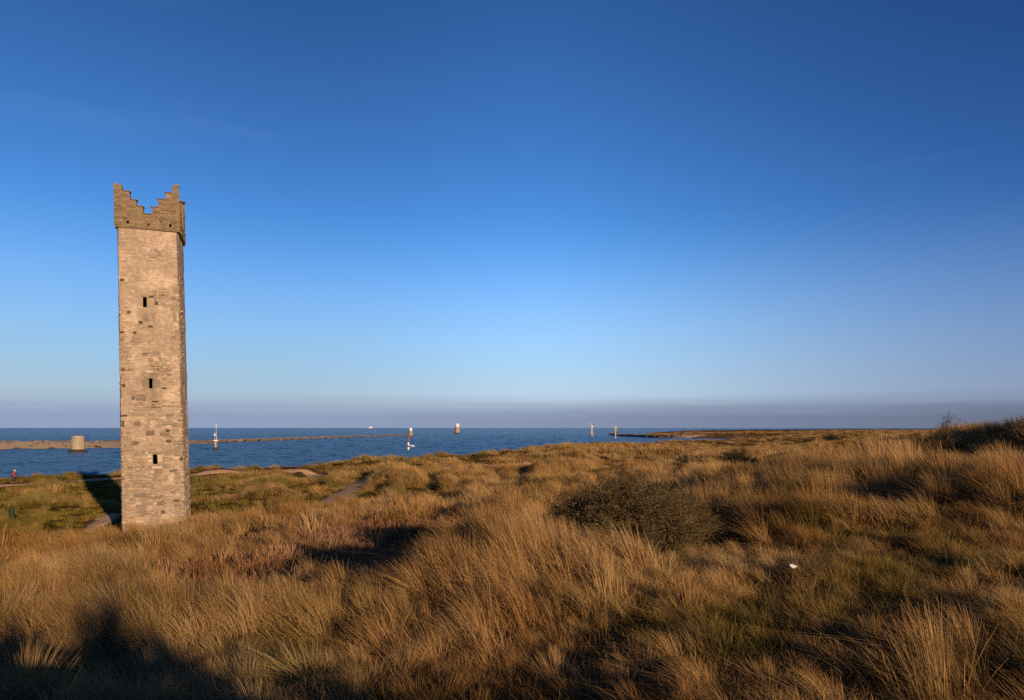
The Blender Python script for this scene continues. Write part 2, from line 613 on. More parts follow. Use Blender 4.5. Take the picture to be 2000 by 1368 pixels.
_d2 = ((_P[:, None] - _P[None]) ** 2).sum(-1)
_n = len(_P)
_A = np.zeros((_n + 3, _n + 3))
_A[:_n, :_n] = _phi(_d2) + np.eye(_n) * 0.004
_A[:_n, _n] = 1
_A[:_n, _n + 1:] = _P
_A[_n, :_n] = 1
_A[_n + 1:, :_n] = _P.T
_w = np.linalg.solve(_A, np.concatenate([CTRL[:, 2], np.zeros(3)]))


def base_h(X, Y):
    sh = X.shape
    Q = warp(X.ravel(), Y.ravel())
    out = np.empty(len(Q))
    for i in range(0, len(Q), 40000):
        q = Q[i:i + 40000]
        d = ((q[:, None] - _P[None]) ** 2).sum(-1)
        out[i:i + 40000] = _phi(d) @ _w[:_n] + _w[_n] + q @ _w[_n + 1:]
    return out.reshape(sh)


TWX, TWY = -21.75, 38.0            # front left corner of the tower
TH = math.radians(20.0)


def blob(X, Y, cx, cy, rx, ry, rot=0.0):
    c, s = math.cos(rot), math.sin(rot)
    u = (X - cx) * c + (Y - cy) * s
    v = -(X - cx) * s + (Y - cy) * c
    return np.exp(-((u / rx) ** 2 + (v / ry) ** 2))


def polyline_dist(X, Y, pts):
    best = np.full(np.shape(X), 1e18)
    for (x0, y0), (x1, y1) in zip(pts[:-1], pts[1:]):
        dx, dy = x1 - x0, y1 - y0
        t = np.clip(((X - x0) * dx + (Y - y0) * dy) / (dx * dx + dy * dy + 1e-12), 0, 1)
        best = np.minimum(best, (X - x0 - t * dx) ** 2 + (Y - y0 - t * dy) ** 2)
    return np.sqrt(best)


def tuss_field(X, Y):
    r = np.hypot(X, Y)
    sc = 1 + 1.6 * sstep(35, 120, r)
    return fbm(X / 2.4 / sc, Y / 2.4 / sc, 21, 3)


def full_h(X, Y):
    h = base_h(X, Y)
    r = np.hypot(X, Y)
    s = shore_dist(X, Y)
    calm = sstep(-95, -40, X) * 0 + sstep(0, 1, np.exp(-(((X + 50) / 28) ** 2 + ((Y - 68) / 34) ** 2)) * 1.6)
    hum = (fbm(X / 7.0, Y / 7.0, 3, 3) - .5) * 1.25 * sstep(25, 60, r) * (1 - .75 * calm)
    hum = hum + (fbm(X / 45.0, Y / 45.0, 5, 3) - .5) * 1.2 * sstep(120, 300, r)
    hum = hum + (fbm(X / 2.2, Y / 2.2, 9, 3) - .5) * 0.50 * sstep(2.5, 6, r) * (1 - .6 * calm) * (1 - sstep(60, 200, r))
    hum = hum + (tuss_field(X, Y) - .5) * (0.75 * sstep(8, 14, r) + 1.6 * sstep(30, 70, r)) * (1 - .85 * calm) * (1 - .6 * sstep(150, 400, r)) * (1 + .2 * sstep(4, 9, X) * (1 - sstep(30, 45, r)))
    hum = hum + (fbm(X / .6, Y / .6, 12, 2) - .5) * 0.10 * (1 - sstep(15, 40, r))
    pd = polyline_dist(X, Y, [(-11.8, 44.0), (-13.5, 56.0), (-15.3, 72.0)])
    hum = hum * (.15 + .85 * sstep(1.5, 5.0, pd))
    h = h + hum
    h = h + .4 * blob(X, Y, 6.4, 18.6, 1.8, 2.2) + .12 * blob(X, Y, 13.5, 23.5, 3.2, 2.5)
    # the bank down to the water
    land = np.clip(s, 0, None)
    bank = np.where(s < 0, s * 0.12, np.where(land < 5, land * 0.11, 0.55 + (land - 5) * 0.10))
    k = sstep(4, 34 - 20 * sstep(380, 500, r), s)
    h = bank * (1 - k) + h * k
    h = np.where(s > 4, np.maximum(h, 0.4), h)
    return np.maximum(h, -6.0)


fine = np.radians(np.arange(-52, 52.01, 0.20))
coarse = np.radians(np.arange(54, 306.1, 3.0))
AZ = np.concatenate([fine, coarse])
NR = 440
LR0, LR1 = math.log(0.6), math.log(9000.0)
RR = np.exp(np.linspace(LR0, LR1, NR))
AZg, RRg = np.meshgrid(AZ, RR, indexing='ij')
GX, GY = np.sin(AZg) * RRg, np.cos(AZg) * RRg
GH = full_h(GX, GY)
NA = len(AZ)
idx = np.arange(NA * NR).reshape(NA, NR)
nx = np.roll(idx, -1, 0)
quads = np.stack([idx[:, :-1], idx[:, 1:], nx[:, 1:], nx[:, :-1]], -1).reshape(-1, 4)
cv = len(GX.ravel())
verts = np.concatenate([np.stack([GX.ravel(), GY.ravel(), GH.ravel()], -1), [[0, 0, float(GH[:, 0].mean())]]])
tris = [(cv, int(a), int(b)) for a, b in zip(idx[:, 0], nx[:, 0])]
faces = quads.tolist() + tris


def H(X, Y):
    """height of the finished ground sheet (bilinear in its own grid)"""
    X = np.atleast_1d(np.asarray(X, float))
    Y = np.atleast_1d(np.asarray(Y, float))
    a = np.arctan2(X, Y)
    a = np.where(a < AZ[0], a + 2 * math.pi, a)
    ia = np.clip(np.searchsorted(AZ, a) - 1, 0, NA - 1)
    a0 = AZ[ia]
    ib = (ia + 1) % NA
    a1 = np.where(ib == 0, AZ[0] + 2 * math.pi, AZ[ib])
    ta = np.clip((a - a0) / (a1 - a0), 0, 1)
    lr = np.clip((np.log(np.hypot(X, Y) + 1e-9) - LR0) / (LR1 - LR0) * (NR - 1), 0, NR - 1.001)
    ir = lr.astype(int)
    tr = lr - ir
    return ((GH[ia, ir] * (1 - tr) + GH[ia, ir + 1] * tr) * (1 - ta) + (GH[ib, ir] * (1 - tr) + GH[ib, ir + 1] * tr) * ta)


def ground_at(px, py, rmin=3.0):
    """first ground point seen at a photo pixel"""
    Y = np.exp(np.linspace(math.log(rmin), math.log(1500), 2500))
    X = (px - 1000.0) / F * Y
    Z = ZC - (py - HOR) / F * Y
    hit = np.nonzero(Z < np.maximum(H(X, Y), 0))[0]
    i = hit[0] if len(hit) else len(Y) - 1
    return np.array([X[i], Y[i], float(H(X[i], Y[i])[0])])


# paths: photo columns/rows of their middle line, width in metres
PATHS = [([(-140, 958), (-60, 952), (20, 948), (80, 944.5), (140, 940.5), (200, 937), (300, 932.5), (380, 929), (470, 923), (570, 917.5)], 2.4),
         ([(560, 921), (610, 926), (650, 930), (610, 935), (545, 938)], 2.4),
         ([(648, 988), (668, 970), (690, 955), (712, 941), (730, 932)], 2.2),
         ([(160, 1042), (185, 1030), (205, 1016), (222, 1005)], 1.2),
         ([(860, 915), (930, 909), (1000, 911), (1040, 906)], 3.0)]
PATHW = []
for pts, wd in PATHS:
    g = [ground_at(*p)[:2] for p in pts]
    # smooth resample
    g = np.array(g)
    t = np.linspace(0, len(g) - 1, 60)
    gx = np.interp(t, np.arange(len(g)), g[:, 0])
    gy = np.interp(t, np.arange(len(g)), g[:, 1])
    k = np.ones(7) / 7
    gx[3:-3] = np.convolve(gx, k, 'valid')
    gy[3:-3] = np.convolve(gy, k, 'valid')
    PATHW.append((np.stack([gx, gy], -1), wd))


def pathmask(X, Y, grow=0.0):
    mk = np.zeros(np.shape(X))
    for pts, wd in PATHW:
        d = polyline_dist(X, Y, pts)
        mk = np.maximum(mk, 1 - sstep(wd * .5 + grow, wd * .5 + .5 + grow, d))
    return mk


def greenmask(X, Y):
    """0..1 where the ground carries short green turf rather than tall straw grass"""
    g = blob(X, Y, -50, 68, 32, 36) * 1.25 + blob(X, Y, -20, 50, 11, 5.5, .15) * 1.2 + blob(X, Y, -31, 41, 9, 7) * 1.1
    s = shore_dist(X, Y)
    r = np.hypot(X, Y)
    g = g + (1 - sstep(12, 42, s)) * (1 - sstep(200, 300, r)) * 0.85
    g = g + blob(X, Y, -6, 132, 13, 30, -.5) * 0.9
    g = g + blob(X, Y, 2.0, 8.3, 1.2, 1.3) * .4 + blob(X, Y, 3.2, 8.2, 1.0, 1.2) * .6 + blob(X, Y, 1.6, 13.2, 1.4, 1.0) * .8
    g = g + blob(X, Y, 24, 82, 14, 10) * .7 + blob(X, Y, 34, 66, 16, 10) * .55 + blob(X, Y, 40, 130, 30, 30) * .35
    g = g + blob(X, Y, 7.0, 11.5, 2.6, 3.2) * .45 + blob(X, Y, -9, 52, 6, 5) * .6
    n = fbm(X / 6.0, Y / 6.0, 31, 3)
    return np.clip(g * (0.55 + 0.9 * n) + (n - .62) * .9 * sstep(35, 60, r), 0, 1)


def deadmask(X, Y):
    """brown dock and nettle stalks in the hollow"""
    d = blob(X, Y, -6.0, 18.5, 3.9, 4.6) * 1.2 + blob(X, Y, -3.2, 22, 3.2, 3.5) + blob(X, Y, -6, 28, 5, 4) * .5 + blob(X, Y, -8, 44, 3, 2.5) * .7
    return np.clip(d * (.6 + .8 * fbm(X / 2.2, Y / 2.2, 41, 3)), 0, 1)


gm = greenmask(GX, GY)
sd = shore_dist(GX, GY)
sandm = np.maximum(pathmask(GX, GY) * .9, (1 - sstep(2, 9, sd)) * (sd > -50) * .8)
wet = (1 - sstep(0.0, 5.0, sd)) * 1.0
ground = mesh_obj('ground', verts, faces, M['ground'], smooth=True)
for nm, arr in (('green', gm), ('sand', sandm), ('wet', wet)):
    a = ground.data.attributes.new(nm, 'FLOAT', 'POINT')
    a.data.foreach_set('value', np.concatenate([arr.ravel(), [0]]).astype(np.float32))
tag(ground, kind='structure')

for i, (pts, wd) in enumerate(PATHW):
    d = np.gradient(pts, axis=0)
    d /= np.linalg.norm(d, axis=1)[:, None] + 1e-9
    nrm = np.stack([-d[:, 1], d[:, 0]], -1)
    K = 7
    V = []
    for j in range(len(pts)):
        wob = .75 + .5 * float(vnoise(j * .35, i * 7.0, 77))
        tap = min(1, j / 4 + .25, (len(pts) - 1 - j) / 4 + .25)
        for q in np.linspace(-.5, .5, K):
            p = pts[j] + nrm[j] * q * wd * wob * tap
            V.append((p[0], p[1], 0.05 * (1 - (2 * q) ** 4)))
    V = np.array(V)
    V[:, 2] += H(V[:, 0], V[:, 1]) + .012
    Fq = [(j * K + k, j * K + k + 1, (j + 1) * K + k + 1, (j + 1) * K + k) for j in range(len(pts) - 1) for k in range(K - 1)]
    tag(mesh_obj('path', V, Fq, M['path'], smooth=True), kind='structure')

# ------------------------------------------------------------------ sea
wa = np.radians(np.arange(-56, 56.01, 0.2))
wr = np.concatenate([np.exp(np.arange(math.log(70), math.log(1600), 0.006)), np.exp(np.linspace(math.log(1620), math.log(60000), 40))])
WA, WR = np.meshgrid(wa, wr, indexing='ij')
WX, WY = np.sin(WA) * WR, np.cos(WA) * WR
amp = 1 - sstep(500, 1500, WR)
ripple = (fbm(WX / 9.0, WY / 3.4, 51, 3) - .5) * .42 + (fbm(WX / 3.2, WY / 1.7, 57, 2) - .5) * .20 + (fbm(WX / 28.0, WY / 12.0, 61, 2) - .5) * .3
WZ = ripple * amp * 2.2
nA, nR = WX.shape
wi = np.arange(nA * nR).reshape(nA, nR)
wq = np.stack([wi[:-1, :-1], wi[:-1, 1:], wi[1:, 1:], wi[1:, :-1]], -1).reshape(-1, 4)[:, ::-1]
sea = mesh_obj('sea', np.stack([WX.ravel(), WY.ravel(), WZ.ravel()], -1), wq, M['water'], smooth=True)
tag(sea, kind='structure')
# the sea goes on beyond the frame on either side
Vs, Fs = [], []
for s0, s1 in ((56.0, 130.0), (-130.0, -56.0)):
    aa = np.radians(np.linspace(s0, s1, 38))
    rr = np.array([70, 200, 600, 2000, 8000, 60000.0])
    n0 = len(Vs)
    for a in aa:
        for r in rr:
            Vs.append((math.sin(a) * r, math.cos(a) * r, 0.0))
    for i in range(len(aa) - 1):
        for k in range(5):
            p = n0 + i * 6 + k
            Fs.append((p + 6, p + 7, p + 1, p))
tag(mesh_obj('sea', Vs, Fs, M['water']), kind='structure')

# ------------------------------------------------------------------ the tower
TW, TD = 3.24, 3.24
TZ = float(H(TWX + 1.5, TWY + .8)[0])
BASE = -5.67 + ZC
HT = 11.29 + 5.67          # height of the shaft up to the parapet
cT, sT = math.cos(TH), math.sin(TH)
tower = empty('stone_tower', (TWX, TWY, BASE), 'tall square medieval stone tower with ragged stepped battlements standing among the dunes', 'tower', TH)


def lean(V):
    """the old shaft leans and tapers a little: tower-local coordinates"""
    V = np.array(V, float)
    w = V[:, 2]
    k = np.clip(w / HT, -.2, 1.3)
    u = V[:, 0] - TW / 2
    v = V[:, 1] - TD / 2
    tp = 1 - 0.048 * k
    V[:, 0] = TW / 2 + u * tp - 0.37 * k * cT
    V[:, 1] = TD / 2 + v * tp + 0.37 * k * sT
    return V


def tower_mesh(name, V, Fc, mat, parent=tower, smooth=False, cols=None):
    return mesh_obj(name, lean(V), Fc, mat, parent, smooth, cols)


# window slits: along the face, height of sill, width, height (front face)
def front_uw(px, py):
    """tower-local (along face, height) of a photo pixel on the leaning front face"""
    u, w = 1.5, 8.0
    for _ in range(30):
        P = lean([(u, 0, w)])[0]
        X = TWX + P[0] * cT - P[1] * sT
        Y = TWY + P[0] * sT + P[1] * cT
        qx = 1000 + F * X / Y
        qy = HOR - F * (BASE + P[2] - ZC) / Y
        u += (px - qx) / F * Y
        w += (qy - py) / F * Y
    return u, w


WIN = []
for (x0, x1, y0, y1) in ((279.5, 286.5, 581, 600.5), (291.5, 297.5, 740, 759), (299, 306.5, 888, 906.5)):
    ua, wa_ = front_uw(x0, y1)
    ub, wb_ = front_uw(x1, y0)
    WIN.append((ua, ub, wa_, wb_))

# darker weathered patches round the slits etc. (photo px)
STAINS = [(front_uw(293, 745), .55, .55, 1.0), (front_uw(300, 775), .35, .6, .6), (front_uw(284, 620), .28, .5, .7), (front_uw(303, 930), .12, .55, .7),
          (front_uw(262, 770), .35, .3, .6), (front_uw(290, 640), .5, .9, .25), (front_uw(335, 880), .4, .3, .45), (front_uw(265, 895), .6, .4, .35)]

CR = 0.32
per = []                          # rounded square outline: position, normal, face, along
NS = 56
for fi, (ox, oy, dx, dy) in enumerate(((0, 0, 1, 0), (TW, 0, 0, 1), (TW, TD, -1, 0), (0, TD, 0, -1))):
    for k in range(NS):
        s = (k + .5) / NS * TW
        x, y = ox + dx * s, oy + dy * s
        nx_, ny_ = dy, -dx
        e = 0.0
        if s < CR:
            e = -(1 - s / CR)
        elif s > TW - CR:
            e = (1 - (TW - s) / CR)
        ang = math.atan2(ny_, nx_) + e * math.pi / 4
        drop = CR * (1 - math.sqrt(max(0, 1 - e * e * .5))) * 1.1
        per.append((x - nx_ * drop, y - ny_ * drop, math.cos(ang), math.sin(ang), fi, s))
per = np.array(per)
NP = len(per)
NW = 300
W0 = -1.6
ws = np.linspace(W0, HT, NW)
S_, W_ = np.meshgrid(np.arange(NP), ws, indexing='ij')
px_, py_, nxp, nyp = (per[:, i][:, None] for i in range(4))
arc = per[:, 4][:, None] * TW + per[:, 5][:, None]


def exposure(arc_, w_):
    """1 where the render has fallen off and the rubble shows"""
    e = fbm(arc_ / 1.15, w_ / 1.3, 71, 4) * 1.15 - .10
    e = e + .34 * (1 - sstep(3.0, 8.5, w_)) - .16 * sstep(12.0, 14.5, w_)
    corner = np.minimum(np.mod(arc_, TW), TW - np.mod(arc_, TW))
    e = e + .10 * (1 - sstep(0.1, .5, corner))
    return sstep(.46, .62, e)


EX = exposure(arc, W_)
disp = (fbm(arc / .8, W_ / .8, 81, 3) - .5) * .06 + (fbm(arc / .16, W_ / .12, 85, 3) - .5) * .035 - EX * .030
wall_x, wall_y = px_ + nxp * disp, py_ + nyp * disp
VT = np.stack([wall_x, wall_y, W_], -1)
# snap grid lines to the window edges on the front face
fr_u = per[:NS, 5]
kill = np.zeros((NP, NW - 1), bool)
for (ua, ub, wa_, wb_) in WIN:
    ia, ib = int(np.argmin(abs(fr_u - ua))), int(np.argmin(abs(fr_u - ub)))
    ib = max(ib, ia + 2)
    ja, jb = int(np.argmin(abs(ws - wa_))), int(np.argmin(abs(ws - wb_)))
    VT[ia, ja:jb + 1, 0] = ua
    VT[ib, ja:jb + 1, 0] = ub
    VT[ia:ib + 1, ja, 2] = wa_
    VT[ia:ib + 1, jb, 2] = wb_
    for q in range(ia + 1, ib):
        VT[q, ja:jb + 1, 0] = ua + (ub - ua) * (q - ia) / (ib - ia)
    kill[ia:ib, ja:jb] = True
# the wall stays closed at the putlog holes
ti_ = np.arange(NP * NW).reshape(NP, NW)
tn_ = np.roll(ti_, -1, 0)
tq = np.stack([ti_[:, :-1], tn_[:, :-1], tn_[:, 1:], ti_[:, 1:]], -1)
tq = tq[~kill].reshape(-1, 4)
stain = np.zeros((NP, NW))
front = (per[:, 4] == 0)[:, None] & np.ones((1, NW), bool)
for (uu, ww), ru, rw, am in STAINS:
    stain = np.maximum(stain, np.where(front, am * np.exp(-(((arc - uu) / ru) ** 2 + ((W_ - ww) / rw) ** 2)), 0))
stain = np.clip(stain * (.5 + fbm(arc / .3, W_ / .25, 91, 3)), 0, 1)
wall = tower_mesh('wall', VT.reshape(-1, 3), tq, M['render'], smooth=True)
a = wall.data.attributes.new('stain', 'FLOAT', 'POINT')
a.data.foreach_set('value', stain.ravel().astype(np.float32))
# the shaft's inner skin, so the wall has its thickness, and the floor under the parapet
mb = MB()
t = .75
v = [(t, t, W0), (TW - t, t, W0), (TW - t, TD - t, W0), (t, TD - t, W0), (t, t, HT - .3), (TW - t, t, HT - .3), (TW - t, TD - t, HT - .3), (t, TD - t, HT - .3)]
mb.add(v, [(0, 1, 5, 4), (1, 2, 6, 5), (2, 3, 7, 6), (3, 0, 4, 7), (0, 3, 2, 1)])
# leave the inner front open behind the slits: the splayed reveals run straight through
tower_mesh('inner_wall', mb.v, mb.f[1:], M['dark'])
mb = MB()
mb.box(.05, TW - .05, .05, TD - .05, HT - .29, HT - .06)
tower_mesh('roof_deck', mb.v, mb.f, M['slate'])
for (ua, ub, wa_, wb_) in WIN:
    sp = .34
    y0, y1 = -.012, .80
    v = [(ua, y0, wa_), (ub, y0, wa_), (ub, y0, wb_), (ua, y0, wb_),
         (ua - sp, y1, wa_ - sp), (ub + sp, y1, wa_ - sp), (ub + sp, y1, wb_ + sp), (ua - sp, y1, wb_ + sp),
         (ua - sp, 2.2, wa_ - sp), (ub + sp, 2.2, wa_ - sp), (ub + sp, 2.2, wb_ + sp), (ua - sp, 2.2, wb_ + sp)]
    f = [(0, 4, 5, 1), (1, 5, 6, 2), (2, 6, 7, 3), (3, 7, 4, 0), (4, 8, 9, 5), (5, 9, 10, 6), (6, 10, 11, 7), (7, 11, 8, 4), (8, 11, 10, 9)]
    tower_mesh('window_slit', v, f, M['dark'])

# rubble: courses of stones on all four sides, proud of the mortar where the render is gone
STONES = []
face_o = ((0, 0, 1, 0), (TW, 0, 0, 1), (TW, TD, -1, 0), (0, TD, 0, -1))
for fi, (ox, oy, dx, dy) in enumerate(face_o):
    # irregular bays of uncoursed rubble: each bay breaks its courses at its own heights
    cuts = [0.0]
    while cuts[-1] < TW - .9:
        cuts.append(cuts[-1] + random.uniform(.55, .95))
    cuts[-1:] = [TW] if TW - cuts[-1] < .4 else [cuts[-1], TW]
    for b0_, b1_ in zip(cuts[:-1], cuts[1:]):
        w = -.4 + random.uniform(-.1, .1)
        while w < HT - .2:
            h = min(random.choice((.05, .06, .08, .09, .11, .13, .16, .21)) * random.uniform(.85, 1.15), HT - .06 - w)
            e0, e1 = random.uniform(-.09, .09) * (b0_ > 0), random.uniform(-.09, .09) * (b1_ < TW)
            s = b0_ + e0
            end = b1_ + e1
            while s < end - .04:
                ln = random.uniform(.8, 3.0) * h + .05
                if s + ln > end - .13:
                    ln = end - s
                a0, a1 = s, s + ln
                s += ln
                ex = float(exposure(np.array(fi * TW + (a0 + a1) / 2), np.array(w + h / 2)))
                if ex < .45 + random.uniform(-.3, .3) + (.55 if fi == 1 else 0):
                    continue
                if fi == 0 and any(a1 > p_ - .02 and a0 < q_ + .02 and w + h > r_ - .02 and w < z_ + .02 for p_, q_, r_, z_ in WIN):
                    continue
                STONES.append((fi, a0, a1, w, h))
            w += h


def stone_shape(fi, a0, a1, w, h, proud, back=.08, rnd=True):
    ox, oy, dx, dy = face_o[fi]
    nx_, ny_ = dy, -dx
    g = random.uniform(.006, .016)
    a0, a1, w0, w1 = a0 + g, a1 - g, w + g, w + h - g
    bev = min(.035, (a1 - a0) * .2, (w1 - w0) * .25)
    V = []
    for (d, ins) in ((-back, 0), (proud - .022, 0), (proud, bev)):
        for (aa, ww) in ((a0 + ins, w0 + ins), (a1 - ins, w0 + ins), (a1 - ins, w1 - ins), (a0 + ins, w1 - ins)):
            j = min(.024, h * .2) if d > 0 - .03 else 0
            aa += random.uniform(-j, j)
            ww += random.uniform(-j, j)
            dd = d + random.uniform(-j, j) * .6
            ed = max(0.0, 1 - min(aa, TW - aa) / CR) if min(aa, TW - aa) < CR else 0.0
            dd -= rnd * CR * (1 - math.sqrt(max(0, 1 - ed * ed * .5))) * 1.1
            V.append((ox + dx * aa + nx_ * dd, oy + dy * aa + ny_ * dd, ww))
    Fc = []
    for k in range(2):
        for i in range(4):
            p, q = k * 4 + i, k * 4 + (i + 1) % 4
            Fc.append((p, q, q + 4, p + 4))
    Fc.append((8, 9, 10, 11))
    return V, Fc


def stone_col():
    base = random.choice([(.42, .32, .235), (.45, .35, .265), (.36, .28, .205), (.38, .30, .23), (.52, .41, .31), (.40, .29, .20), (.34, .275, .215), (.44, .33, .225)])
    k = random.uniform(.80, 1.16)
    if random.random() < .05:
        base, k = (.24, .19, .15), random.uniform(.85, 1.2)
    return tuple(c_ * k for c_ in base)


vis = [s for s in STONES if s[0] in (0, 1)]
vis.sort(key=lambda s: -(s[2] - s[1]) * s[4] * (1.0 if s[0] == 0 else .15))
single = set(vis[:250])
rub = MB()
for s in STONES:
    V, Fc = stone_shape(*s, proud=random.uniform(.006, .036) * (.6 if s[0] == 1 else 1))
    c = stone_col()
    if s in single:
        tower_mesh('stone', V, Fc, M['stone'], cols=np.array([c] * len(V)))
    else:
        rub.add(V, Fc, c)
o = tower_mesh('rubble', rub.v, rub.f, M['stone'], cols=np.array(rub.c))
o['kind'] = 'stuff'

# big dark stones and pale window dressings that the eye picks out
for (x0, x1, y0, y1), c, pr in (((286, 302, 841, 851), (.17, .14, .115), .05), ((259, 271, 862, 870), (.16, .13, .105), .05), ((262, 274, 823, 832), (.20, .165, .135), .045),
                                ((331, 346, 916, 923), (.17, .15, .12), .045), ((306, 320, 977, 990), (.21, .165, .13), .04), ((266, 285, 770, 776), (.24, .18, .14), .04),
                                ((266, 285, 777, 783), (.22, .165, .13), .04), ((257, 264, 774, 782), (.14, .12, .10), .04),
                                ((308, 318, 889, 904), (.52, .40, .29), .05), ((288, 297.5, 889, 896), (.55, .44, .32), .05), ((288, 297.5, 897, 904), (.58, .46, .33), .05),
                                ((290, 318, 881, 887), (.30, .23, .17), .06), ((283, 291, 735, 739.5), (.30, .23, .17), .04), ((277, 291, 742, 757), (.25, .20, .155), .035),
                                ((299, 313, 741, 757), (.26, .21, .17), .035), ((275, 292, 573, 580), (.36, .27, .19), .04), ((287.5, 297, 583, 599), (.40, .30, .21), .035),
                                ((316, 326, 757.5, 760), (.08, .065, .05), .045), ((297, 310, 783.5, 786), (.07, .055, .045), .05)):
    ua, wa_ = front_uw(x0, y1)
    ub, wb_ = front_uw(x1, y0)
    V, Fc = stone_shape(0, ua, ub, wa_, wb_ - wa_, pr)
    tower_mesh('stone', V, Fc, M['stone'], cols=np.array([c] * len(V)))
# putlog holes: shallow trays on the face, the holes' shade painted dark brown
for (x, y, w_, h_) in ((306, 593, 5, 3), (296, 580, 7, 2), (241, 828, 2.2, 10), (239, 547, 6, 2), (239, 649, 6, 2), (241, 722, 2.5, 2.5), (355, 896, 4, 7), (328, 841, 5, 4),
                       (319, 1000, 5, 4), (345, 978, 9, 3), (294, 638, 7, 2.5), (275, 630, 6, 4), (243, 812, 10, 2), (252, 610, 4, 3), (263, 650, 5, 2.5), (242, 753, 5, 4), (330, 862, 8, 2.5)):
    ua, wa_ = front_uw(x - w_ / 2, y + h_ / 2)
    ub, wb_ = front_uw(x + w_ / 2, y - h_ / 2)
    v = [(ua, -.03, wa_), (ub, -.03, wa_), (ub, -.03, wb_), (ua, -.03, wb_), (ua, -.052, wa_), (ub, -.052, wa_), (ub, -.052, wb_), (ua, -.052, wb_),
         (ua - .03, -.05, wa_ - .02), (ub + .03, -.05, wa_ - .02), (ub + .03, -.05, wb_ + .02), (ua - .03, -.05, wb_ + .02)]
    f = [(0, 1, 2, 3)] + [(4 + i, 4 + (i + 1) % 4, (i + 1) % 4, i) for i in range(4)] + [(8 + i, 8 + (i + 1) % 4, 4 + (i + 1) % 4, 4 + i) for i in range(4)]
    tower_mesh('putlog_hole_shade', v, f, M['hole'])

# parapet: overhanging, with stepped battlements at the corners
OV = .11
PT = .36
STEPS_PX = [(224.1, 239, 361), (239, 254, 374.5), (254, 267, 391.5), (267, 280, 404.5), (280, 297, 419.5), (297, 309.5, 406), (309.5, 323.5, 390.5), (323.5, 336.5, 378), (336.5, 352, 364)]
prof = []
for x0, x1, y in STEPS_PX:
    ua, wt_ = front_uw(x0, y)
    ub, _ = front_uw(x1, y)
    prof.append([ua, ub, wt_])
prof[0][0] = -OV
prof[-1][1] = TW + OV
for i in range(len(prof) - 1):
    prof[i][1] = prof[i + 1][0]
PB = HT - .03
drains = [front_uw(250, 435), front_uw(333, 442), front_uw(290.5, 440)]


def parapet_side(fi, prof, holes):
    ox, oy, dx, dy = face_o[fi]
    nx_, ny_ = dy, -dx
    us = set()
    for a, b, t_ in prof:
        us.update(np.linspace(a, b, 5).tolist())
    hl_ = []
    for (hu, hw, hx, hh) in holes:
        us.update((hu - hx, hu + hx))
        hl_.append((hu - hx, hu + hx, hw - hh, hw + hh))
    us = sorted(us)
    us = [u for i, u in enumerate(us) if i == 0 or u - us[i - 1] > 1e-4]
    wl_ = set(np.linspace(PB, PB + 1.4, 11).tolist())
    for h in hl_:
        wl_.update(h[2:])
    wl_.update(t_ for _, _, t_ in prof)
    wl_ = sorted(wl_)
    wl_ = [w for i, w in enumerate(wl_) if i == 0 or w - wl_[i - 1] > 1e-3]
    dense = []
    for a, b in zip(wl_[:-1], wl_[1:]):
        n = max(1, int((b - a) / .14))
        dense += [a + (b - a) * k / n for k in range(n)]
    wl_ = dense + [wl_[-1]]
    nu, nw = len(us), len(wl_)

    def top(u):
        for a, b, t_ in prof:
            if u <= b + 1e-9:
                return t_
        return prof[-1][2]
    solid = np.zeros((nu - 1, nw - 1), bool)
    for i in range(nu - 1):
        um = (us[i] + us[i + 1]) / 2
        for j in range(nw - 1):
            wm = (wl_[j] + wl_[j + 1]) / 2
            solid[i, j] = wm < top(um) and not any(h[0] < um < h[1] and h[2] < wm < h[3] for h in hl_)
    bmm = bmesh.new()
    vs = {}

    def vert(i, j, side):
        k = (i, j, side)
        if k not in vs:
            u, w = us[i], wl_[j]
            n = (float(fbm(np.array(u / .5 + fi * 9), np.array(w / .4), 95, 3)) - .5) * .07
            d = OV + n if side == 0 else OV - PT
            if side == 1:
                u = min(max(u, PT - OV - .001 + fi % 2 * .0), TW - PT + OV + .001) if fi % 2 == 0 else u
            vs[k] = bmm.verts.new((ox + dx * u + nx_ * d, oy + dy * u + ny_ * d, w))
        return vs[k]

    def is_s(i, j):
        return 0 <= i < nu - 1 and 0 <= j < nw - 1 and solid[i, j]

    def fc(*q):
        if len({id(x) for x in q}) == 4:
            try:
                bmm.faces.new(q)
            except ValueError:
                pass
    for i in range(nu - 1):
        for j in range(nw - 1):
            if not solid[i, j]:
                continue
            fc(vert(i, j, 0), vert(i + 1, j, 0), vert(i + 1, j + 1, 0), vert(i, j + 1, 0))
            fc(vert(i, j, 1), vert(i, j + 1, 1), vert(i + 1, j + 1, 1), vert(i + 1, j, 1))
            if not is_s(i, j - 1):
                fc(vert(i, j, 0), vert(i, j, 1), vert(i + 1, j, 1), vert(i + 1, j, 0))
            if not is_s(i, j + 1):
                fc(vert(i, j + 1, 0), vert(i + 1, j + 1, 0), vert(i + 1, j + 1, 1), vert(i, j + 1, 1))
            if not is_s(i - 1, j):
                fc(vert(i, j, 0), vert(i, j + 1, 0), vert(i, j + 1, 1), vert(i, j, 1))
            if not is_s(i + 1, j):
                fc(vert(i + 1, j, 0), vert(i + 1, j, 1), vert(i + 1, j + 1, 1), vert(i + 1, j + 1, 0))
    me = bpy.data.meshes.new('parapet')
    bmm.to_mesh(me)
    bmm.free()
    co = np.array([v.co for v in me.vertices])
    co = lean(co)
    me.vertices.foreach_set('co', co.ravel())
    me.materials.append(M['parapet'])
    me.update()
    o = bpy.data.objects.new('parapet', me)
    COL.objects.link(o)
    o.parent = tower
    return o


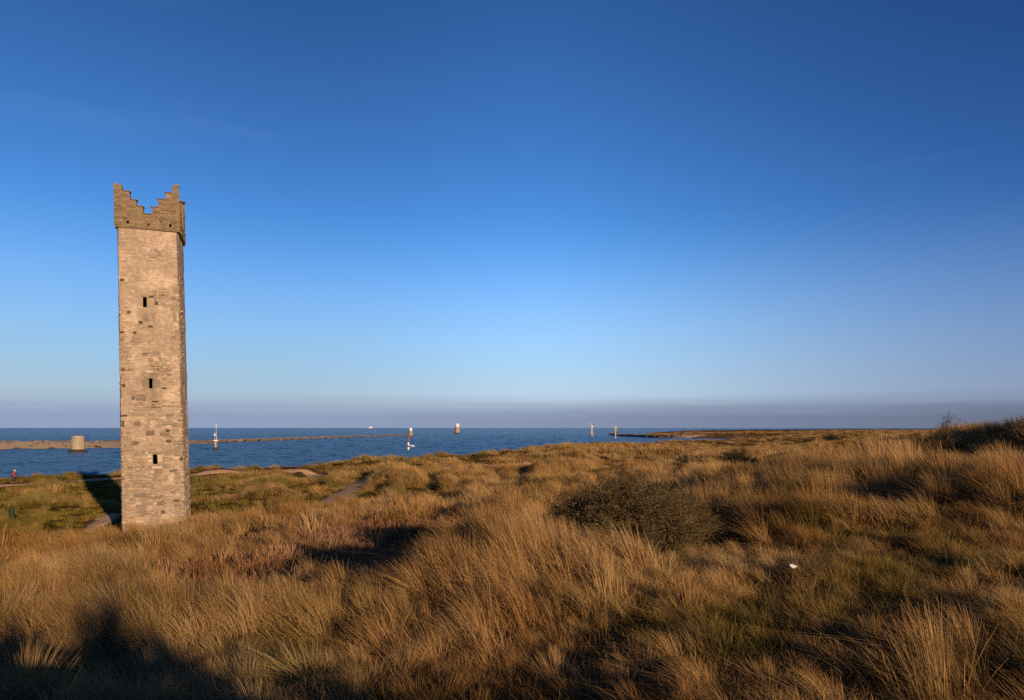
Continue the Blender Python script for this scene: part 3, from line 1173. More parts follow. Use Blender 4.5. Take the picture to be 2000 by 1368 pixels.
hol = [(drains[0][0], drains[0][1], .07, .085), (drains[1][0], drains[1][1], .07, .085), (drains[2][0], drains[2][1], .06, .06)]
rev = [[TW - b, TW - a, t_] for a, b, t_ in prof[::-1]]
parapet_side(0, prof, hol)
e = .003
sidep = [[a, b, t_ - .02] for a, b, t_ in prof]
sidep[0][0], sidep[-1][1] = -OV + PT + e, TW + OV - PT - e
sidep = [s for s in sidep if s[1] > s[0] + .01]
parapet_side(1, sidep, [(TW * .3, PB + .2, .06, .07), (TW * .7, PB + .2, .06, .07)])
parapet_side(2, rev, [(TW * .5, PB + .2, .06, .07)])
sider = [[a, b, t_ - .02] for a, b, t_ in rev]
sider[0][0], sider[-1][1] = -OV + PT + e, TW + OV - PT - e
sider = [s for s in sider if s[1] > s[0] + .01]
parapet_side(3, sider, [(TW * .5, PB + .2, .06, .07)])
# thin overhanging flags on the steps, and the ledge the parapet stands on
for fi, pr in ((0, prof), (2, rev)):
    ox, oy, dx, dy = face_o[fi]
    nx_, ny_ = dy, -dx
    n = len(pr)
    for i, (a, b, t_) in enumerate(pr):
        if i in (0, n - 1) and fi == 0:
            continue
        hi_l = i > 0 and pr[i - 1][2] > t_
        hi_r = i < n - 1 and pr[i + 1][2] > t_
        a2 = a + .006 if hi_l else a - .05
        b2 = b - .006 if hi_r else b + .05
        V = []
        for (w, g) in ((t_ + .003, 0), (t_ + .05, .01)):
            for (u, d) in ((a2, OV + .045), (b2, OV + .045), (b2, OV - PT - .01), (a2, OV - PT - .01)):
                u += random.uniform(-.008, .008)
                V.append((ox + dx * u + nx_ * (d - g), oy + dy * u + ny_ * (d - g), w + random.uniform(-.006, .006)))
        tower_mesh('coping_stone', V, [(3, 2, 1, 0), (4, 5, 6, 7), (0, 1, 5, 4), (1, 2, 6, 5), (2, 3, 7, 6), (3, 0, 4, 7)], M['slate'])
# uneven stones showing in the parapet faces, and loose ones left along its broken tops
pr_ = MB()


def top_at(u, pf):
    for a_, b2_, t_ in pf:
        if u <= b2_:
            return t_
    return pf[-1][2]


for fi in (0, 1):
    pf = prof if fi == 0 else sidep
    w = PB + .03
    while w < max(q[2] for q in pf):
        h = random.uniform(.09, .19)
        u = pf[0][0]
        while u < pf[-1][1] - .1:
            ln = random.uniform(.14, .42)
            if u + ln > pf[-1][1] - .08:
                ln = pf[-1][1] - u
            if min(top_at(u + .03, pf), top_at(u + ln - .03, pf)) > w + h and random.random() < .8:
                if not any(abs(u + ln / 2 - d_[0]) < ln / 2 + .09 and abs(w + h / 2 - d_[1]) < h / 2 + .1 for d_ in drains):
                    V, Fc = stone_shape(fi, u, u + ln, w, h, OV + random.uniform(.022, .045), back=-(OV - .06), rnd=False)
                    k_ = random.uniform(.72, 1.2)
                    pr_.add(V, Fc, tuple(x * k_ for x in random.choice([(.30, .215, .135), (.27, .20, .11), (.33, .245, .165), (.25, .185, .125)])))
            u += ln
        w += h
for pf, fi in ((prof, 0), (rev, 2)):
    ox, oy, dx, dy = face_o[fi]
    nx_, ny_ = dy, -dx
    for a_, b2_, t_ in pf:
        for _ in range(2):
            u = random.uniform(a_ + .05, b2_ - .05)
            l_, d_, hh = random.uniform(.05, .13), random.uniform(.08, .15), random.uniform(.03, .11)
            c0 = OV - PT / 2 + random.uniform(-.04, .08)
            V = []
            for ww in (t_ - .02, t_ + hh):
                q_ = .8 if ww > t_ else 1
                for su, sd2 in ((-1, -1), (1, -1), (1, 1), (-1, 1)):
                    uu, dd = u + su * l_ * q_, c0 - sd2 * d_ * q_
                    V.append((ox + dx * uu + nx_ * dd, oy + dy * uu + ny_ * dd, ww + random.uniform(-.015, .015)))
            pr_.add(V, [(3, 2, 1, 0), (4, 5, 6, 7), (0, 1, 5, 4), (1, 2, 6, 5), (2, 3, 7, 6), (3, 0, 4, 7)], (.27, .20, .12))
o = tower_mesh('parapet_rubble', pr_.v, pr_.f, M['stone'], cols=np.array(pr_.c))
o['kind'] = 'stuff'
mb = MB()
mb.box(-OV + .02, TW + OV - .02, -OV + .02, TD + OV - .02, PB - .05, PB - .006)
tower_mesh('parapet_ledge', mb.v, mb.f, M['parapet'])

# ------------------------------------------------------------------ training walls and beacons out on the water
def pier(name, pts, wid, hgt, label, seed):
    """a rubble wall in the water: core, and loose stones lying along it"""
    pts = np.array(pts, float)
    seg = np.concatenate([[0], np.cumsum(np.linalg.norm(np.diff(pts, axis=0), axis=1))])
    n = int(seg[-1] / 3.0)
    t = np.linspace(0, seg[-1], n)
    cx, cy = np.interp(t, seg, pts[:, 0]), np.interp(t, seg, pts[:, 1])
    k = np.ones(9) / 9
    cx[4:-4], cy[4:-4] = np.convolve(cx, k, 'valid'), np.convolve(cy, k, 'valid')
    hh = np.interp(t, seg, hgt)
    d = np.stack([np.gradient(cx), np.gradient(cy)], -1)
    d /= np.linalg.norm(d, axis=1)[:, None]
    nr = np.stack([-d[:, 1], d[:, 0]], -1)
    root = empty(name, (0, 0, 0), label, 'breakwater')
    prof_ = [(-1.0, -1.2), (-.72, .05), (-.50, .62), (-.36, .96), (0, 1.0), (.36, .96), (.50, .62), (.72, .05), (1.0, -1.2)]
    V = []
    for i in range(n):
        for q, (a, z) in enumerate(prof_):
            zz = z * hh[i] if z > 0 else z
            j = (float(vnoise(i * .7, q * 3.1, seed)) - .5)
            V.append((cx[i] + nr[i, 0] * a * wid + j * .8, cy[i] + nr[i, 1] * a * wid + j * .6, zz + j * .35 * (z > 0)))
    K = len(prof_)
    Fc = [(i * K + q, i * K + q + 1, (i + 1) * K + q + 1, (i + 1) * K + q) for i in range(n - 1) for q in range(K - 1)]
    Fc += [tuple(range(K)), tuple((n - 1) * K + q for q in range(K))[::-1]]
    mesh_obj('wall_core', V, Fc, M['rock'], root)
    mb = MB()
    wd_ = MB()
    for i in range(n):
        for _ in range(5):
            a = random.uniform(-.75, .75)
            z = np.interp(abs(a), (0, .36, .5, .72), (1, .96, .62, .05)) * hh[i]
            x = cx[i] + nr[i, 0] * a * wid + random.uniform(-1.5, 1.5)
            y = cy[i] + nr[i, 1] * a * wid + random.uniform(-1.5, 1.5)
            r = random.uniform(.3, .75)
            tgt = mb if z > .8 else wd_
            k_ = random.uniform(.7, 1.35)
            tgt.box(x - r, x + r, y - r * .8, y + r * .8, z - r * .5, z + r * .5, r * .28, (k_, k_, k_))
    if mb.v:
        mb.build('boulder', M['rock'], root)['kind'] = 'stuff'
    if wd_.v:
        wd_.build('weedy_boulder', M['weed'], root)['kind'] = 'stuff'
    return root


pier('stone_breakwater', [(-420, 205), (-300, 245), (-203, 273), (-175, 304), (-168, 360), (-163, 440), (-156, 530), (-143, 640), (-116, 770)],
     5.6, [3.2, 3.2, 3.1, 2.8, 1.7, 1.5, 1.4, 1.2, .9], 'long low rubble breakwater running out across the water behind the tower', 3)
pier('sandy_breakwater', [(165, 570), (150, 556), (134, 556), (118, 600), (112, 680), (124, 840), (160, 1080), (176, 1150)],
     4.2, [2.8, 2.8, 2.8, 2.6, 2.2, 1.6, 1.0, .5], 'dark curving breakwater joining the dunes on the far right shore', 5)

# 1 squat stone beacon beside the breakwater
x, y, _ = at(152, 884, 239)
r_ = empty('stone_beacon', (x, y, 0), 'squat pale stone beacon on a dark weedy base beside the breakwater', 'beacon')
mb = MB()
mb.lathe([(2.15, 1.0), (2.08, 2.6), (2.0, 4.2), (1.95, 5.2), (1.75, 5.75), (.9, 5.95)], 14, c=(.95, .95, .93), j=.04)
mb.build('drum', M['conc'], r_)
mb = MB()
mb.lathe([(3.3, -1.2), (2.9, .1), (2.5, .75), (2.3, 1.1)], 12, j=.09)
mb.build('footing', M['weed'], r_)
for z in (1.9, 2.9, 3.9, 4.8):
    mb = MB()
    mb.lathe([(2.17, z), (2.19, z + .1), (2.15, z + .16)], 14, c=(.8, .78, .74))
    mb.build('course_band', M['conc'], r_)

# 2 slender mast beacon right of the tower
x, y, _ = at(421, 881, 257)
r_ = empty('mast_beacon', (x, y, 0), 'slender white mast beacon on a pale pile in front of the breakwater', 'beacon')
mb = MB()
mb.lathe([(.95, -1), (.85, 1.1), (.7, 1.25)], 10)
mb.build('footing', M['weed'], r_)
mb = MB()
mb.lathe([(.45, 1.2), (.40, 3.6)], 10)
mb.build('pile', M['conc'], r_)
mb = MB()
mb.lathe([(.9, 3.6), (1.0, 3.75), (1.0, 4.0), (.9, 4.05)], 10)
mb.build('platform', M['white'], r_)
mb = MB()
for sx in (-.5, .5):
    mb.bar((sx, 0, 4.05), (sx * .7, 0, 7.2), .06)
for z in (4.9, 5.8, 6.7):
    mb.bar((-.5, 0, z), (.5, 0, z), .05)
mb.build('ladder_frame', M['steel'], r_)
mb = MB()
mb.bar((.15, .2, 4.05), (.15, .2, 9.3), .07, r2=.045)
mb.build('mast', M['white'], r_)
mb = MB()
mb.lathe([(.22, 9.3), (.24, 9.6), (.1, 9.8)], 8, cx=.15, cy=.2)
mb.build('lantern', M['white'], r_)
mb = MB()
mb.box(-.55, .05, -.1, .0, 5.6, 6.3)
mb.build('day_board', M['white'], r_)


def drum_beacon(px, yw, Y, hgt, rad, label, dome=True):
    x, y, _ = at(px, yw, Y)
    r_ = empty('domed_beacon', (x, y, 0), label, 'beacon')
    mb = MB()
    mb.lathe([(rad * 1.15, -1), (rad * 1.1, hgt * .06), (rad, hgt * .10)], 14)
    mb.build('footing', M['weed'], r_)
    mb = MB()
    mb.lathe([(rad, hgt * .10), (rad * .96, hgt * .55)], 14, c=(.95, .8, .66))
    mb.build('drum', M['conc'], r_)
    mb = MB()
    mb.lathe([(rad * 1.1, hgt * .55), (rad * 1.12, hgt * .59)], 14, c=(.6, .5, .4))
    mb.build('gallery', M['timber'], r_)
    mb = MB()
    mb.lathe([(rad * .78, hgt * .59), (rad * .76, hgt * .80)], 14)
    mb.build('lantern_house', M['white'], r_)
    mb = MB()
    mb.lathe([(rad * .82, hgt * .80), (rad * .70, hgt * .90), (rad * .40, hgt * .97), (rad * .05, hgt)], 14)
    mb.build('dome', M['white'], r_)
    mb = MB()
    for k in range(8):
        a = 2 * math.pi * k / 8
        cxx, cyy = rad * 1.08 * math.cos(a), rad * 1.08 * math.sin(a)
        mb.bar((cxx, cyy, hgt * .59), (cxx, cyy, hgt * .69), .07, 4)
    mb.lathe([(rad * 1.06, hgt * .68), (rad * 1.1, hgt * .69)], 14)
    mb.build('railing', M['steel'], r_)
    return r_


drum_beacon(802, 853, 674, 8.9, 1.95, 'white domed beacon tower behind the red and white post')
drum_beacon(893, 847.5, 1000, 15.6, 3.7, 'largest white domed beacon tower standing alone in open water')

# banded post in front
x, y, _ = at(797.5, 880, 260)
r_ = empty('banded_post', (x, y, 0), 'red topped navigation post with white and black bands standing in the channel', 'beacon')
for z0, z1, c in ((-1.0, 0.1, 'weed'), (.1, 1.3, 'white'), (1.3, 1.9, 'black'), (1.9, 3.1, 'white'), (3.1, 3.5, 'black')):
    mb = MB()
    mb.lathe([(.34, z0), (.33, z1)], 10)
    mb.build('band', M[c], r_)
mb = MB()
mb.lathe([(.40, 3.5), (.36, 5.2), (.46, 5.25), (.46, 5.45), (.1, 5.9)], 10)
mb.build('topmark', M['red'], r_)
mb = MB()
mb.box(.35, 2.2, -.5, .5, 1.75, 2.0)
mb.box(1.5, 2.3, -.3, .3, 1.45, 1.75)
mb.build('side_platform', M['white'], r_)
mb = MB()
mb.bar((.3, 0, .8), (1.7, 0, 1.75), .08)
mb.build('brace', M['steel'], r_)

# lattice light with mast
x, y, _ = at(1156, 853, 674)
r_ = empty('lattice_light', (x, y, 0), 'tall pale lattice light tower with a mast, left of the two distant piles', 'beacon')
mb = MB()
mb.lathe([(1.7, -1), (1.5, 1.6), (1.2, 2.0)], 12)
mb.build('footing', M['timber'], r_)
for sx in (-1, 1):
    for sy in (-1, 1):
        mb = MB()
        mb.bar((sx * 1.1, sy * 1.1, 1.8), (sx * .75, sy * .75, 8.6), .20, 6)
        mb.build('leg', M['steel'], r_)
mb = MB()
for z in (3.4, 5.2, 7.0):
    k = 1.1 - (z - 1.8) / 6.8 * .35
    for sx in (-1, 1):
        mb.bar((sx * k, -k, z), (sx * k, k, z), .12, 5)
        mb.bar((-k, sx * k, z), (k, sx * k, z), .12, 5)
        mb.bar((-k, sx * k, z), (k * .95, sx * k * .95, z + 1.7), .09, 5)
mb.box(-.7, .7, -.7, .7, 2.0, 8.4)
mb.build('lattice', M['steel'], r_)
mb = MB()
mb.box(-1.3, 1.3, -1.3, 1.3, 8.6, 8.95)
mb.build('gallery', M['timber'], r_)
mb = MB()
mb.lathe([(.85, 8.95), (.85, 10.4), (.5, 11.0), (.1, 11.3)], 10)
mb.build('lantern', M['white'], r_)
mb = MB()
mb.bar((-.9, 0, 8.9), (-.9, 0, 14.2), .16, 6, .09)
mb.build('mast', M['white'], r_)

x, y, _ = at(1202, 857, 546)
r_ = empty('pile_light', (x, y, 0), 'thin pile light with a square head, right of the lattice light near the breakwater tip', 'beacon')
mb = MB()
mb.lathe([(.75, -1), (.52, 1.2), (.45, 7.0)], 10)
mb.build('pile', M['steel'], r_)
mb = MB()
mb.box(-1.5, 1.5, -1.3, 1.3, 7.0, 7.35)
mb.build('platform', M['timber'], r_)
mb = MB()
mb.box(-.95, .95, -.9, .9, 7.35, 9.3)
mb.build('cabin', M['conc'], r_)
mb = MB()
mb.box(-1.15, 1.15, -1.1, 1.1, 9.3, 9.6)
mb.build('roof', M['white'], r_)
mb = MB()
for sx in (-1, 1):
    mb.bar((0, 0, 5.0), (sx * 1.4, 0, 7.0), .12, 5)
mb.build('brace', M['steel'], r_)

# the ship on the horizon
x, y, _ = at(725, 837.5, 6200)
r_ = empty('cargo_ship', (x, y, 0), 'small white ship far out on the horizon', 'ship', rz=.06)
L = 36.0
V = []
for z, k, wv in ((-1, .93, 6), (6, 1.0, 7.5)):
    V += [(-L * k, -wv, z), (L * .8 * k, -wv, z), (L * (1.0 if z > 0 else .9), 0, z + (1.5 if z > 0 else 0)), (L * .8 * k, wv, z), (-L * k, wv, z)]
mesh_obj('hull', V, [(0, 1, 6, 5), (1, 2, 7, 6), (2, 3, 8, 7), (3, 4, 9, 8), (4, 0, 5, 9), (5, 6, 7, 8, 9), (4, 3, 2, 1, 0)], simple_mat('ship_hull', (.10, .11, .15), .6, use_col=False), r_)
mb = MB()
mb.box(-20, 12, -6, 6, 6.05, 11)
mb.box(-14, 6, -5.5, 5.5, 11.05, 16)
mb.build('superstructure', M['white'], r_)
mb = MB()
mb.box(-10, 2, -6.5, 6.5, 16.05, 19.5)
mb.build('bridge', M['white'], r_)
mb = MB()
mb.lathe([(2.4, 16.1), (2.0, 22)], 10, cx=-12.5)
mb.build('funnel', M['white'], r_)
mb = MB()
mb.bar((-3, 0, 19.5), (-3, 0, 26), .5)
mb.build('mast', M['white'], r_)

# ------------------------------------------------------------------ the walker on the shore path
g = ground_at(27, 943.5)
pers = None


def skin_body(edges, joints, radii, root):
    me = bpy.data.meshes.new('tmp')
    names = list(joints)
    me.from_pydata([joints[k] for k in names], [(names.index(a), names.index(b)) for a, b in edges], [])
    o = bpy.data.objects.new('tmp', me)
    COL.objects.link(o)
    md = o.modifiers.new('s', 'SKIN')
    md.use_smooth_shade = True
    for i, k in enumerate(names):
        rr = radii[k]
        me.skin_vertices[0].data[i].radius = rr if isinstance(rr, tuple) else (rr, rr)
        me.skin_vertices[0].data[i].use_root = (k == root)
    sd_ = o.modifiers.new('d', 'SUBSURF')
    sd_.levels = sd_.render_levels = 2
    dg = bpy.context.evaluated_depsgraph_get()
    m2 = bpy.data.meshes.new_from_object(o.evaluated_get(dg))
    bpy.data.objects.remove(o)
    return m2


def add_skin(name, m2, mat, parent):
    m2.name = name
    m2.materials.clear()
    m2.materials.append(mat)
    a = m2.attributes.new('Col', 'FLOAT_COLOR', 'POINT')
    a.data.foreach_set('color', np.ones(len(m2.vertices) * 4, np.float32))
    o = bpy.data.objects.new(name, m2)
    COL.objects.link(o)
    if parent:
        o.parent = parent
    return o


J = dict(pel=(0, 0, .92), sp=(.02, 0, 1.12), ch=(.05, 0, 1.32), nk=(.09, 0, 1.47), hd=(.12, 0, 1.58), tp=(.13, 0, 1.70),
         lh=(0, .09, .88), lk=(.12, .10, .48), la=(.02, .10, .09), lt=(.16, .11, .04), rh=(0, -.09, .88), rk=(.02, -.10, .48), ra=(-.20, -.10, .12), rt=(-.06, -.11, .04),
         ls=(.06, .19, 1.38), le=(.0, .25, 1.12), lw=(.14, .24, .93), lf=(.19, .235, .85), rs=(.06, -.19, 1.38), re=(-.03, -.25, 1.12), rw=(.10, -.24, .92), rf=(.15, -.235, .84))
Ed = [('pel', 'sp'), ('sp', 'ch'), ('ch', 'nk'), ('nk', 'hd'), ('hd', 'tp'), ('pel', 'lh'), ('lh', 'lk'), ('lk', 'la'), ('la', 'lt'), ('pel', 'rh'), ('rh', 'rk'), ('rk', 'ra'), ('ra', 'rt'),
      ('ch', 'ls'), ('ls', 'le'), ('le', 'lw'), ('lw', 'lf'), ('ch', 'rs'), ('rs', 're'), ('re', 'rw'), ('rw', 'rf')]
R_ = dict(pel=.13, sp=.12, ch=.14, nk=.06, hd=.098, tp=.075, lh=.09, lk=.06, la=.045, lt=.04, rh=.09, rk=.06, ra=.045, rt=.04,
          ls=.07, le=.05, lw=.035, lf=.035, rs=.07, re=.05, rw=.035, rf=.035)
pers = add_skin('person', skin_body(Ed, J, R_, 'pel'), M['skin'], None)
pers.location = (g[0], g[1], g[2] - .005)
pers.rotation_euler = (0, 0, math.radians(25))
pers.scale = (1.0, 1.0, 1.0)
tag(pers, 'person in a red jacket and dark trousers walking on the shore path', 'person')
Rj = {k: (v + .03 if k in ('pel', 'sp', 'ch', 'ls', 'le', 'rs', 're') else v + .018) for k, v in R_.items()}
Rj['pel'] = .17
keep = ('pel', 'sp', 'ch', 'ls', 'le', 'lw', 'rs', 're', 'rw')
add_skin('jacket', skin_body([e_ for e_ in Ed if e_[0] in keep and e_[1] in keep], {k: J[k] for k in keep}, Rj, 'pel'), M['jacket'], pers)
keep = ('pel', 'lh', 'lk', 'la', 'rh', 'rk', 'ra')
add_skin('trousers', skin_body([e_ for e_ in Ed if e_[0] in keep and e_[1] in keep], {k: J[k] for k in keep}, {k: R_[k] + .022 for k in keep}, 'pel'), M['trouser'], pers)
mb = MB()
mb.lathe([(.125, 1.57), (.130, 1.63), (.115, 1.70), (.075, 1.755), (.01, 1.775)], 14, cx=.105)
mb.build('hair', M['hair'], pers, smooth=True)

# dark post in the short turf at the left edge
g = ground_at(23, 1024)
r_ = empty('dark_post', tuple(g), 'short dark green post standing in short turf at the left edge', 'post')
mb = MB()
mb.lathe([(.17, -.3), (.165, .2), (.155, 1.05), (.12, 1.16), (.02, 1.2)], 12, j=.03)
mb.build('shaft', M['post'], r_)
mb = MB()
mb.lathe([(.24, -.1), (.235, .06), (.19, .11)], 12)
mb.build('collar', M['post'], r_)

# litter
g = ground_at(1548, 1141)
bmm = bmesh.new()
bmesh.ops.create_icosphere(bmm, subdivisions=3, radius=1)
for v in bmm.verts:
    p = v.co.copy()
    n = float(fbm(np.array(p.x * 2.2 + p.z), np.array(p.y * 2.2 - p.z * 1.3), 5, 3)) - .5
    v.co = Vector((p.x * .06, p.y * .045, p.z * .03)) * (1 + n * 1.5)
    if v.co.x > .04:
        v.co.x = .04 + (v.co.x - .04) * 2.4
        v.co.z *= .35
me = bpy.data.meshes.new('litter_scrap')
bmm.to_mesh(me)
bmm.free()
me.materials.append(M['litter'])
a = me.attributes.new('Col', 'FLOAT_COLOR', 'POINT')
a.data.foreach_set('color', np.ones(len(me.vertices) * 4, np.float32))
o = bpy.data.objects.new('litter_scrap', me)
o.location = (g[0], g[1], g[2] + .26)
COL.objects.link(o)
tag(o, 'crumpled white scrap of litter lying in the grass on the right', 'litter')
LITTER = g

# ------------------------------------------------------------------ bushes
BUSHES = []


def twig_mesh(paths, sides=3):
    """paths: list of (points array, radius start, radius end) -> verts, faces"""
    V, Fc = [], []
    for P, r0, r1 in paths:
        n = len(P)
        d = np.gradient(P, axis=0)
        base = len(V)
        for i in range(n):
            dd = d[i] / (np.linalg.norm(d[i]) + 1e-9)
            u = np.cross(dd, (0.31, .77, .55))
            u /= np.linalg.norm(u) + 1e-9
            w = np.cross(dd, u)
            r = r0 + (r1 - r0) * i / (n - 1)
            for k in range(sides):
                a = 2 * math.pi * k / sides
                V.append(P[i] + (u * math.cos(a) + w * math.sin(a)) * r)
        for i in range(n - 1):
            for k in range(sides):
                a, b_ = base + i * sides + k, base + i * sides + (k + 1) % sides
                Fc.append((a, b_, b_ + sides, a + sides))
    return np.array(V), Fc


def make_bush(name, loc, size, label, cat, nst, ntw, r0=.014, matw='twig', seed=1, up=.4, leaf=0, tall=0):
    """a bare thorny bush: trunk stems from the root, a crown of twigs filling a low dome"""
    rg = np.random.default_rng(seed)
    sx, sy, sz = size
    root = empty(name, tuple(loc), label, cat)
    BUSHES.append((loc[0], loc[1], max(sx, sy) * .8))
    stems, tw = [], []
    ends = []
    for i in range(nst):
        a = rg.uniform(0, 2 * math.pi)
        q = rg.uniform(0, 1) ** .5
        el = rg.uniform(.05, 1)
        tip = np.array([math.cos(a) * q * sx, math.sin(a) * q * sy, sz * math.sqrt(max(.02, 1 - q * q * .85)) * (.45 + .55 * el)])
        if i < tall:
            tip = np.array([rg.normal(0, .18) * sx, rg.normal(0, .2) * sy, sz * rg.uniform(1.3, 1.65)])
        b0 = np.array([rg.normal(0, .12) * sx, rg.normal(0, .12) * sy, -.08])
        mid = b0 * .5 + tip * .5 + np.array([0, 0, up * sz * .35]) + rg.normal(0, .07, 3) * sz
        tt = np.linspace(0, 1, 7)[:, None]
        P = (1 - tt) ** 2 * b0 + 2 * tt * (1 - tt) * mid + tt ** 2 * tip + rg.normal(0, .018, (7, 3)) * sz
        stems.append((P, r0, r0 * .35))
        ends.append(P)
    for i in range(ntw):
        P0 = ends[rg.integers(len(ends))]
        k = rg.integers(2, 7)
        s = P0[k] + (P0[k - 1] - P0[k]) * rg.uniform(0, 1)
        out = s / np.array([sx, sy, sz]) ** 1.0
        out = out / (np.linalg.norm(out) + 1e-6)
        d = out * .6 + rg.normal(0, .6, 3)
        d[2] *= .7
        d /= np.linalg.norm(d)
        ln = rg.uniform(.10, .34) * sz
        bend = rg.normal(0, .3, 3)
        P = np.array([s, s + d * ln * .5 + bend * ln * .1, s + (d + bend * .5) * ln])
        tw.append((P, r0 * .34, r0 * .12))
        if leaf:
            for _ in range(leaf):
                q = P[1] + (P[2] - P[1]) * rg.uniform(0, 1)
                e = rg.normal(0, 1, 3)
                e /= np.linalg.norm(e)
                tw.append((np.array([q, q + e * .03 * sz, q + e * .06 * sz + rg.normal(0, .012, 3) * sz]), .0042 * sz, .002 * sz))
    V, Fc = twig_mesh(stems, 4)
    mesh_obj('trunk', V, Fc, M['twig'], root, cols=np.ones((len(V), 3)))
    V, Fc = twig_mesh(tw, 3)
    cc = np.repeat(rg.uniform(.35, 1.35, len(tw)), 9)[:, None] * np.array([[1, 1, 1]])
    mesh_obj('crown', V, Fc, M[matw], root, cols=cc)
    return root


make_bush('thorn_bush', ground_at(1222, 1085), (1.5, 1.7, 1.75), 'large low bush of dense bare twigs in the middle right of the dunes', 'bush', 150, 7500, .013, seed=3, leaf=2)
gq = ground_at(1222, 1085)
make_bush('thorn_bush', (gq[0] + 1.0, gq[1] + .9, float(H(gq[0] + 1.0, gq[1] + .9)[0])), (1.35, 1.3, 1.45), 'sprawling twiggy bush growing out of the right side of the large low bush', 'bush', 90, 4200, .012, seed=4, leaf=2)
make_bush('scrub_bush', ground_at(1442, 917), (2.1, 1.8, 2.3), 'rounded dark bush alone on pale grass in the middle distance', 'bush', 60, 3600, .03, 'gorse', seed=5, leaf=2)
make_bush('scrub_bush', ground_at(1584, 868), (3.6, 2.6, 2.4), 'broad dark bush on the far dunes near the horizon', 'bush', 50, 1800, .06, 'gorse', seed=6, leaf=2)
make_bush('scrub_bush', ground_at(1622, 864), (3.4, 2.4, 3.0), 'taller dark bush on the far dunes right of the broad bush', 'bush', 50, 1800, .06, 'gorse', seed=7, leaf=2)
make_bush('scrub_bush', ground_at(1785, 886), (2.0, 1.3, .9), 'dark spreading bush at the foot of the bare shrub on the right', 'bush', 70, 3000, .015, 'gorse', seed=8, leaf=1)
gb = ground_at(1845, 892)
make_bush('bare_shrub', gb, (1.35, .9, 1.05), 'bare leggy shrub with upright twigs against the sky on the right dune', 'bush', 70, 2200, .016, seed=9, tall=9, up=.2)
make_bush('scrub_bush', ground_at(1940, 905), (.6, .5, .8), 'dark twiggy bush tucked under the grassy crest at the right edge', 'bush', 50, 1700, .01, 'gorse', seed=10, leaf=1)
make_bush('scrub_bush', ground_at(788, 1000), (1.4, .8, 1.1), 'low brown scrub bush at the end of the sandy path', 'bush', 50, 1500, .014, seed=11, leaf=1)


# ------------------------------------------------------------------ grass
def tuft_mesh(name, n, R, hmin, hmax, width, segs, lean_=.25, spread=.5, droop=.5, wind=(-.32, .05), mat='marram', seed=0, heads=False, base_spread=1.0):
    rg = np.random.default_rng(seed)
    az = rg.uniform(0, 2 * math.pi, n)
    q = np.abs(rg.normal(0, .5, n)).clip(0, 1.3)
    bx, by = np.cos(az) * q * R * base_spread, np.sin(az) * q * R * base_spread
    L = rg.uniform(hmin, hmax, n) * (1 - .25 * q.clip(0, 1))
    a2 = az + rg.normal(0, .7, n)
    ln = np.abs(rg.normal(lean_, spread * .4, n)) * (.4 + q)
    dx, dy = np.cos(a2) * ln + wind[0] * rg.uniform(.5, 1.5, n), np.sin(a2) * ln + wind[1] * rg.uniform(.3, 1.5, n)
    dr = rg.uniform(.3, 1.0, n) * droop
    fa = rg.uniform(0, math.pi, n)
    bent = rg.random(n) < .14
    dx, dy = np.where(bent, dx * 2.2 + rg.normal(0, .35, n), dx), np.where(bent, dy * 2.2 + rg.normal(0, .35, n), dy)
    dr = np.where(bent, np.minimum(dr * 2.0, 1.5), dr)
    wf = np.clip(rg.lognormal(0, .35, n), .5, 2.4)
    wx, wy = np.cos(fa), np.sin(fa)
    t = np.linspace(0, 1, segs + 1)
    V = np.zeros((n, segs + 1, 2, 3))
    for i, tt in enumerate(t):
        hx = bx + dx * L * (tt * .55 + dr * tt ** 2.4)
        hy = by + dy * L * (tt * .55 + dr * tt ** 2.4)
        hor = np.hypot(dx, dy)
        hz_ = L * (tt - dr * .55 * hor * tt ** 2.2)
        w = width * wf * (1 - .85 * tt ** 1.5) * .5
        if heads and i >= segs - 1:
            w = width * wf * (1.3 if i == segs - 1 else .5) * .5
        V[:, i, 0] = np.stack([hx - wx * w, hy - wy * w, hz_ - .06], -1)
        V[:, i, 1] = np.stack([hx + wx * w, hy + wy * w, hz_ - .06], -1)
    k = (segs + 1) * 2
    b0 = (np.arange(n) * k)[:, None]
    Fq = []
    for i in range(segs):
        Fq.append(np.stack([b0[:, 0] + 2 * i, b0[:, 0] + 2 * i + 1, b0[:, 0] + 2 * i + 3, b0[:, 0] + 2 * i + 2], -1))
    Fq = np.concatenate(Fq)
    me = bpy.data.meshes.new(name)
    me.from_pydata(V.reshape(-1, 3).tolist(), [], Fq.tolist())
    bc = np.repeat(rg.beta(1.6, 1.6, n), k).astype(np.float32)
    a = me.attributes.new('bcol', 'FLOAT', 'POINT')
    a.data.foreach_set('value', bc)
    me.materials.append(M[mat])
    me.update()
    return me


def src(me):
    return bpy.data.objects.new(me.name, me)     # never linked: only a source for the scatter below


